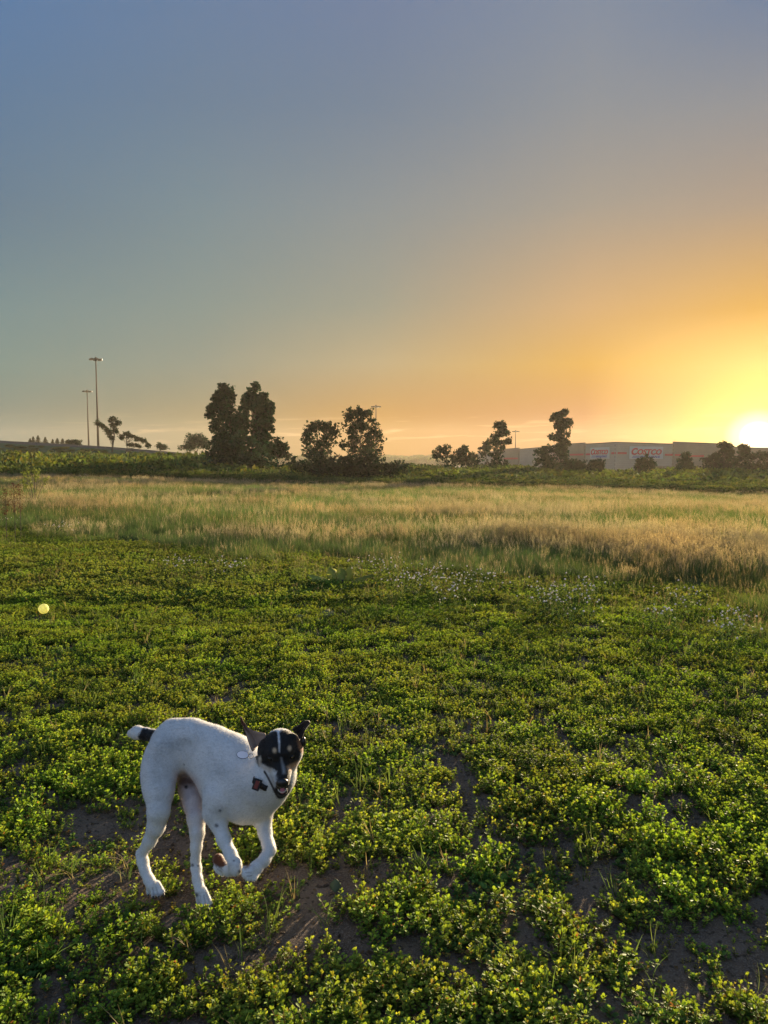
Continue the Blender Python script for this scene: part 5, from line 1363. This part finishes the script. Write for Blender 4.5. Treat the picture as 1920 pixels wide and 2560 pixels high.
# collar: a strap lying round the neck, with a red buckle block, and the disc swinging on its ring
ca_ = dp(1150, 620, 2.30); 
path = [(1170, 470, 2.40), (1150, 540, 2.345), (1128, 598, 2.30), (1170, 636, 2.283), (1230, 662, 2.285), (1290, 680, 2.30), (1350, 650, 2.33), (1400, 560, 2.37), (1380, 450, 2.42), (1250, 400, 2.47), (1130, 400, 2.42)]
P = np.array([dp(*p) for p in path]); n = len(P)
def cr_(P, m=6):
    out = []
    n = len(P)
    for i in range(n):
        p0, p1, p2, p3 = P[i - 1], P[i], P[(i + 1) % n], P[(i + 2) % n]
        for k in range(m):
            t = k / m; out.append(.5 * (2 * p1 + (p2 - p0) * t + (2 * p0 - 5 * p1 + 4 * p2 - p3) * t * t + (3 * p1 - p0 - 3 * p2 + p3) * t ** 3))
    return np.array(out)
P = cr_(P); n = len(P); cen = P.mean(0)
ja = hp(0, -.03, .0); jb = hp(0, -.10, .10); tj = np.clip(((V_BODY - ja) @ (jb - ja)) / ((jb - ja) @ (jb - ja)), 0, 1)
Vb = V_BODY[np.linalg.norm(V_BODY - ja - tj[:, None] * (jb - ja), axis=1) > .052]
for it in range(2):
    for i in range(n):
        w_ = P[i] - cen; w_ /= np.linalg.norm(w_); rel = Vb - cen; al = rel @ w_; off = np.linalg.norm(rel - al[:, None] * w_, axis=1)
        qx, qy = crop_of(P[i][None])
        if qx[0] < 1122 or qy[0] < 575 or qx[0] > 1330: continue
        c_ = (off < .006) & (al > 0) & (al < .13)
        if c_.any(): P[i] = cen + w_ * (al[c_].max() + .0045)
    P = (np.roll(P, 1, 0) + P * 2 + np.roll(P, -1, 0)) / 4
nrm = np.linalg.svd(P - cen)[2][2]
if nrm[2] < 0: nrm = -nrm
V = []; F = []
for i in range(n):
    rad = P[i] - cen; rad -= nrm * (rad @ nrm); rad /= np.linalg.norm(rad)
    for a, b in ((-.010, -.0015), (.010, -.0015), (.010, .0015), (-.010, .0015)): V.append(P[i] + nrm * a + rad * b)
for i in range(n):
    j = (i + 1) % n
    for k in range(4): k2 = (k + 1) % 4; F.append((i * 4 + k, i * 4 + k2, j * 4 + k2, j * 4 + k))
collar = mobj('collar', mk_mesh('collar', np.array(V) - DO, F, M['collar'], True), dog)
bx = P[np.argmin([abs(crop_of(p[None])[0][0] - 1138) + abs(crop_of(p[None])[1][0] - 610) for p in P])] + np.array([-.003, -.010, .003]) - DO
c1_ = np.array([.93, -.1, -.30]); c1_ /= np.linalg.norm(c1_); c2_ = np.array([-.35, -.8, .45]); c2_ -= c1_ * (c1_ @ c2_); c2_ /= np.linalg.norm(c2_); Mc = np.stack([c1_, c2_, np.cross(c1_, c2_)], 1)
MB().box(bx, (.0115, .0055, .0175), Mc).build('buckle', M['collar'], collar)
MB().box(bx + c2_ * .0045, (.0065, .003, .0125), Mc).build('buckle_inlay', M['collar_red'], collar)
# tag
tcn = dp(1010, 405, 2.33) - DO; tg = MB(); ax = np.array([.98, .05, -.17]); ax /= np.linalg.norm(ax); ay = np.array([.12, .80, .58]); ay -= ax * (ax @ ay); ay /= np.linalg.norm(ay)
az2 = np.cross(ax, ay); Mt = np.stack([ax, ay, az2], 1)
Vt = []; Ft = []; n = 28
for k in range(n):
    a = 2 * math.pi * k / n
    for z_ in (-.0008, .0008): Vt.append(Mt @ np.array([math.cos(a) * .0195, math.sin(a) * .0135, z_]))
for k in range(n):
    j = (k + 1) % n; Ft.append((2 * k, 2 * j, 2 * j + 1, 2 * k + 1))
Ft += [tuple(range(0, 2 * n, 2))[::-1], tuple(range(1, 2 * n, 2))]
tg.add(np.array(Vt) + tcn, Ft).build('name_tag', M['metal'], dog)
MB().tube([tcn + Mt @ np.array([math.cos(a) * .0198, math.sin(a) * .0138, 0]) for a in np.linspace(0, 2 * math.pi, 33)], .0011, 6, False).build('tag_rim', M['ring'], dog, True)
rb = MB(); rc = tcn + ax * .0285
rb.tube([rc + Mt @ np.array([math.cos(a) * .0085, math.sin(a) * .0085, 0]) for a in np.linspace(0, 2 * math.pi, 25)], .0009, 6, False)
rb.build('ring', M['ring'], dog, True)
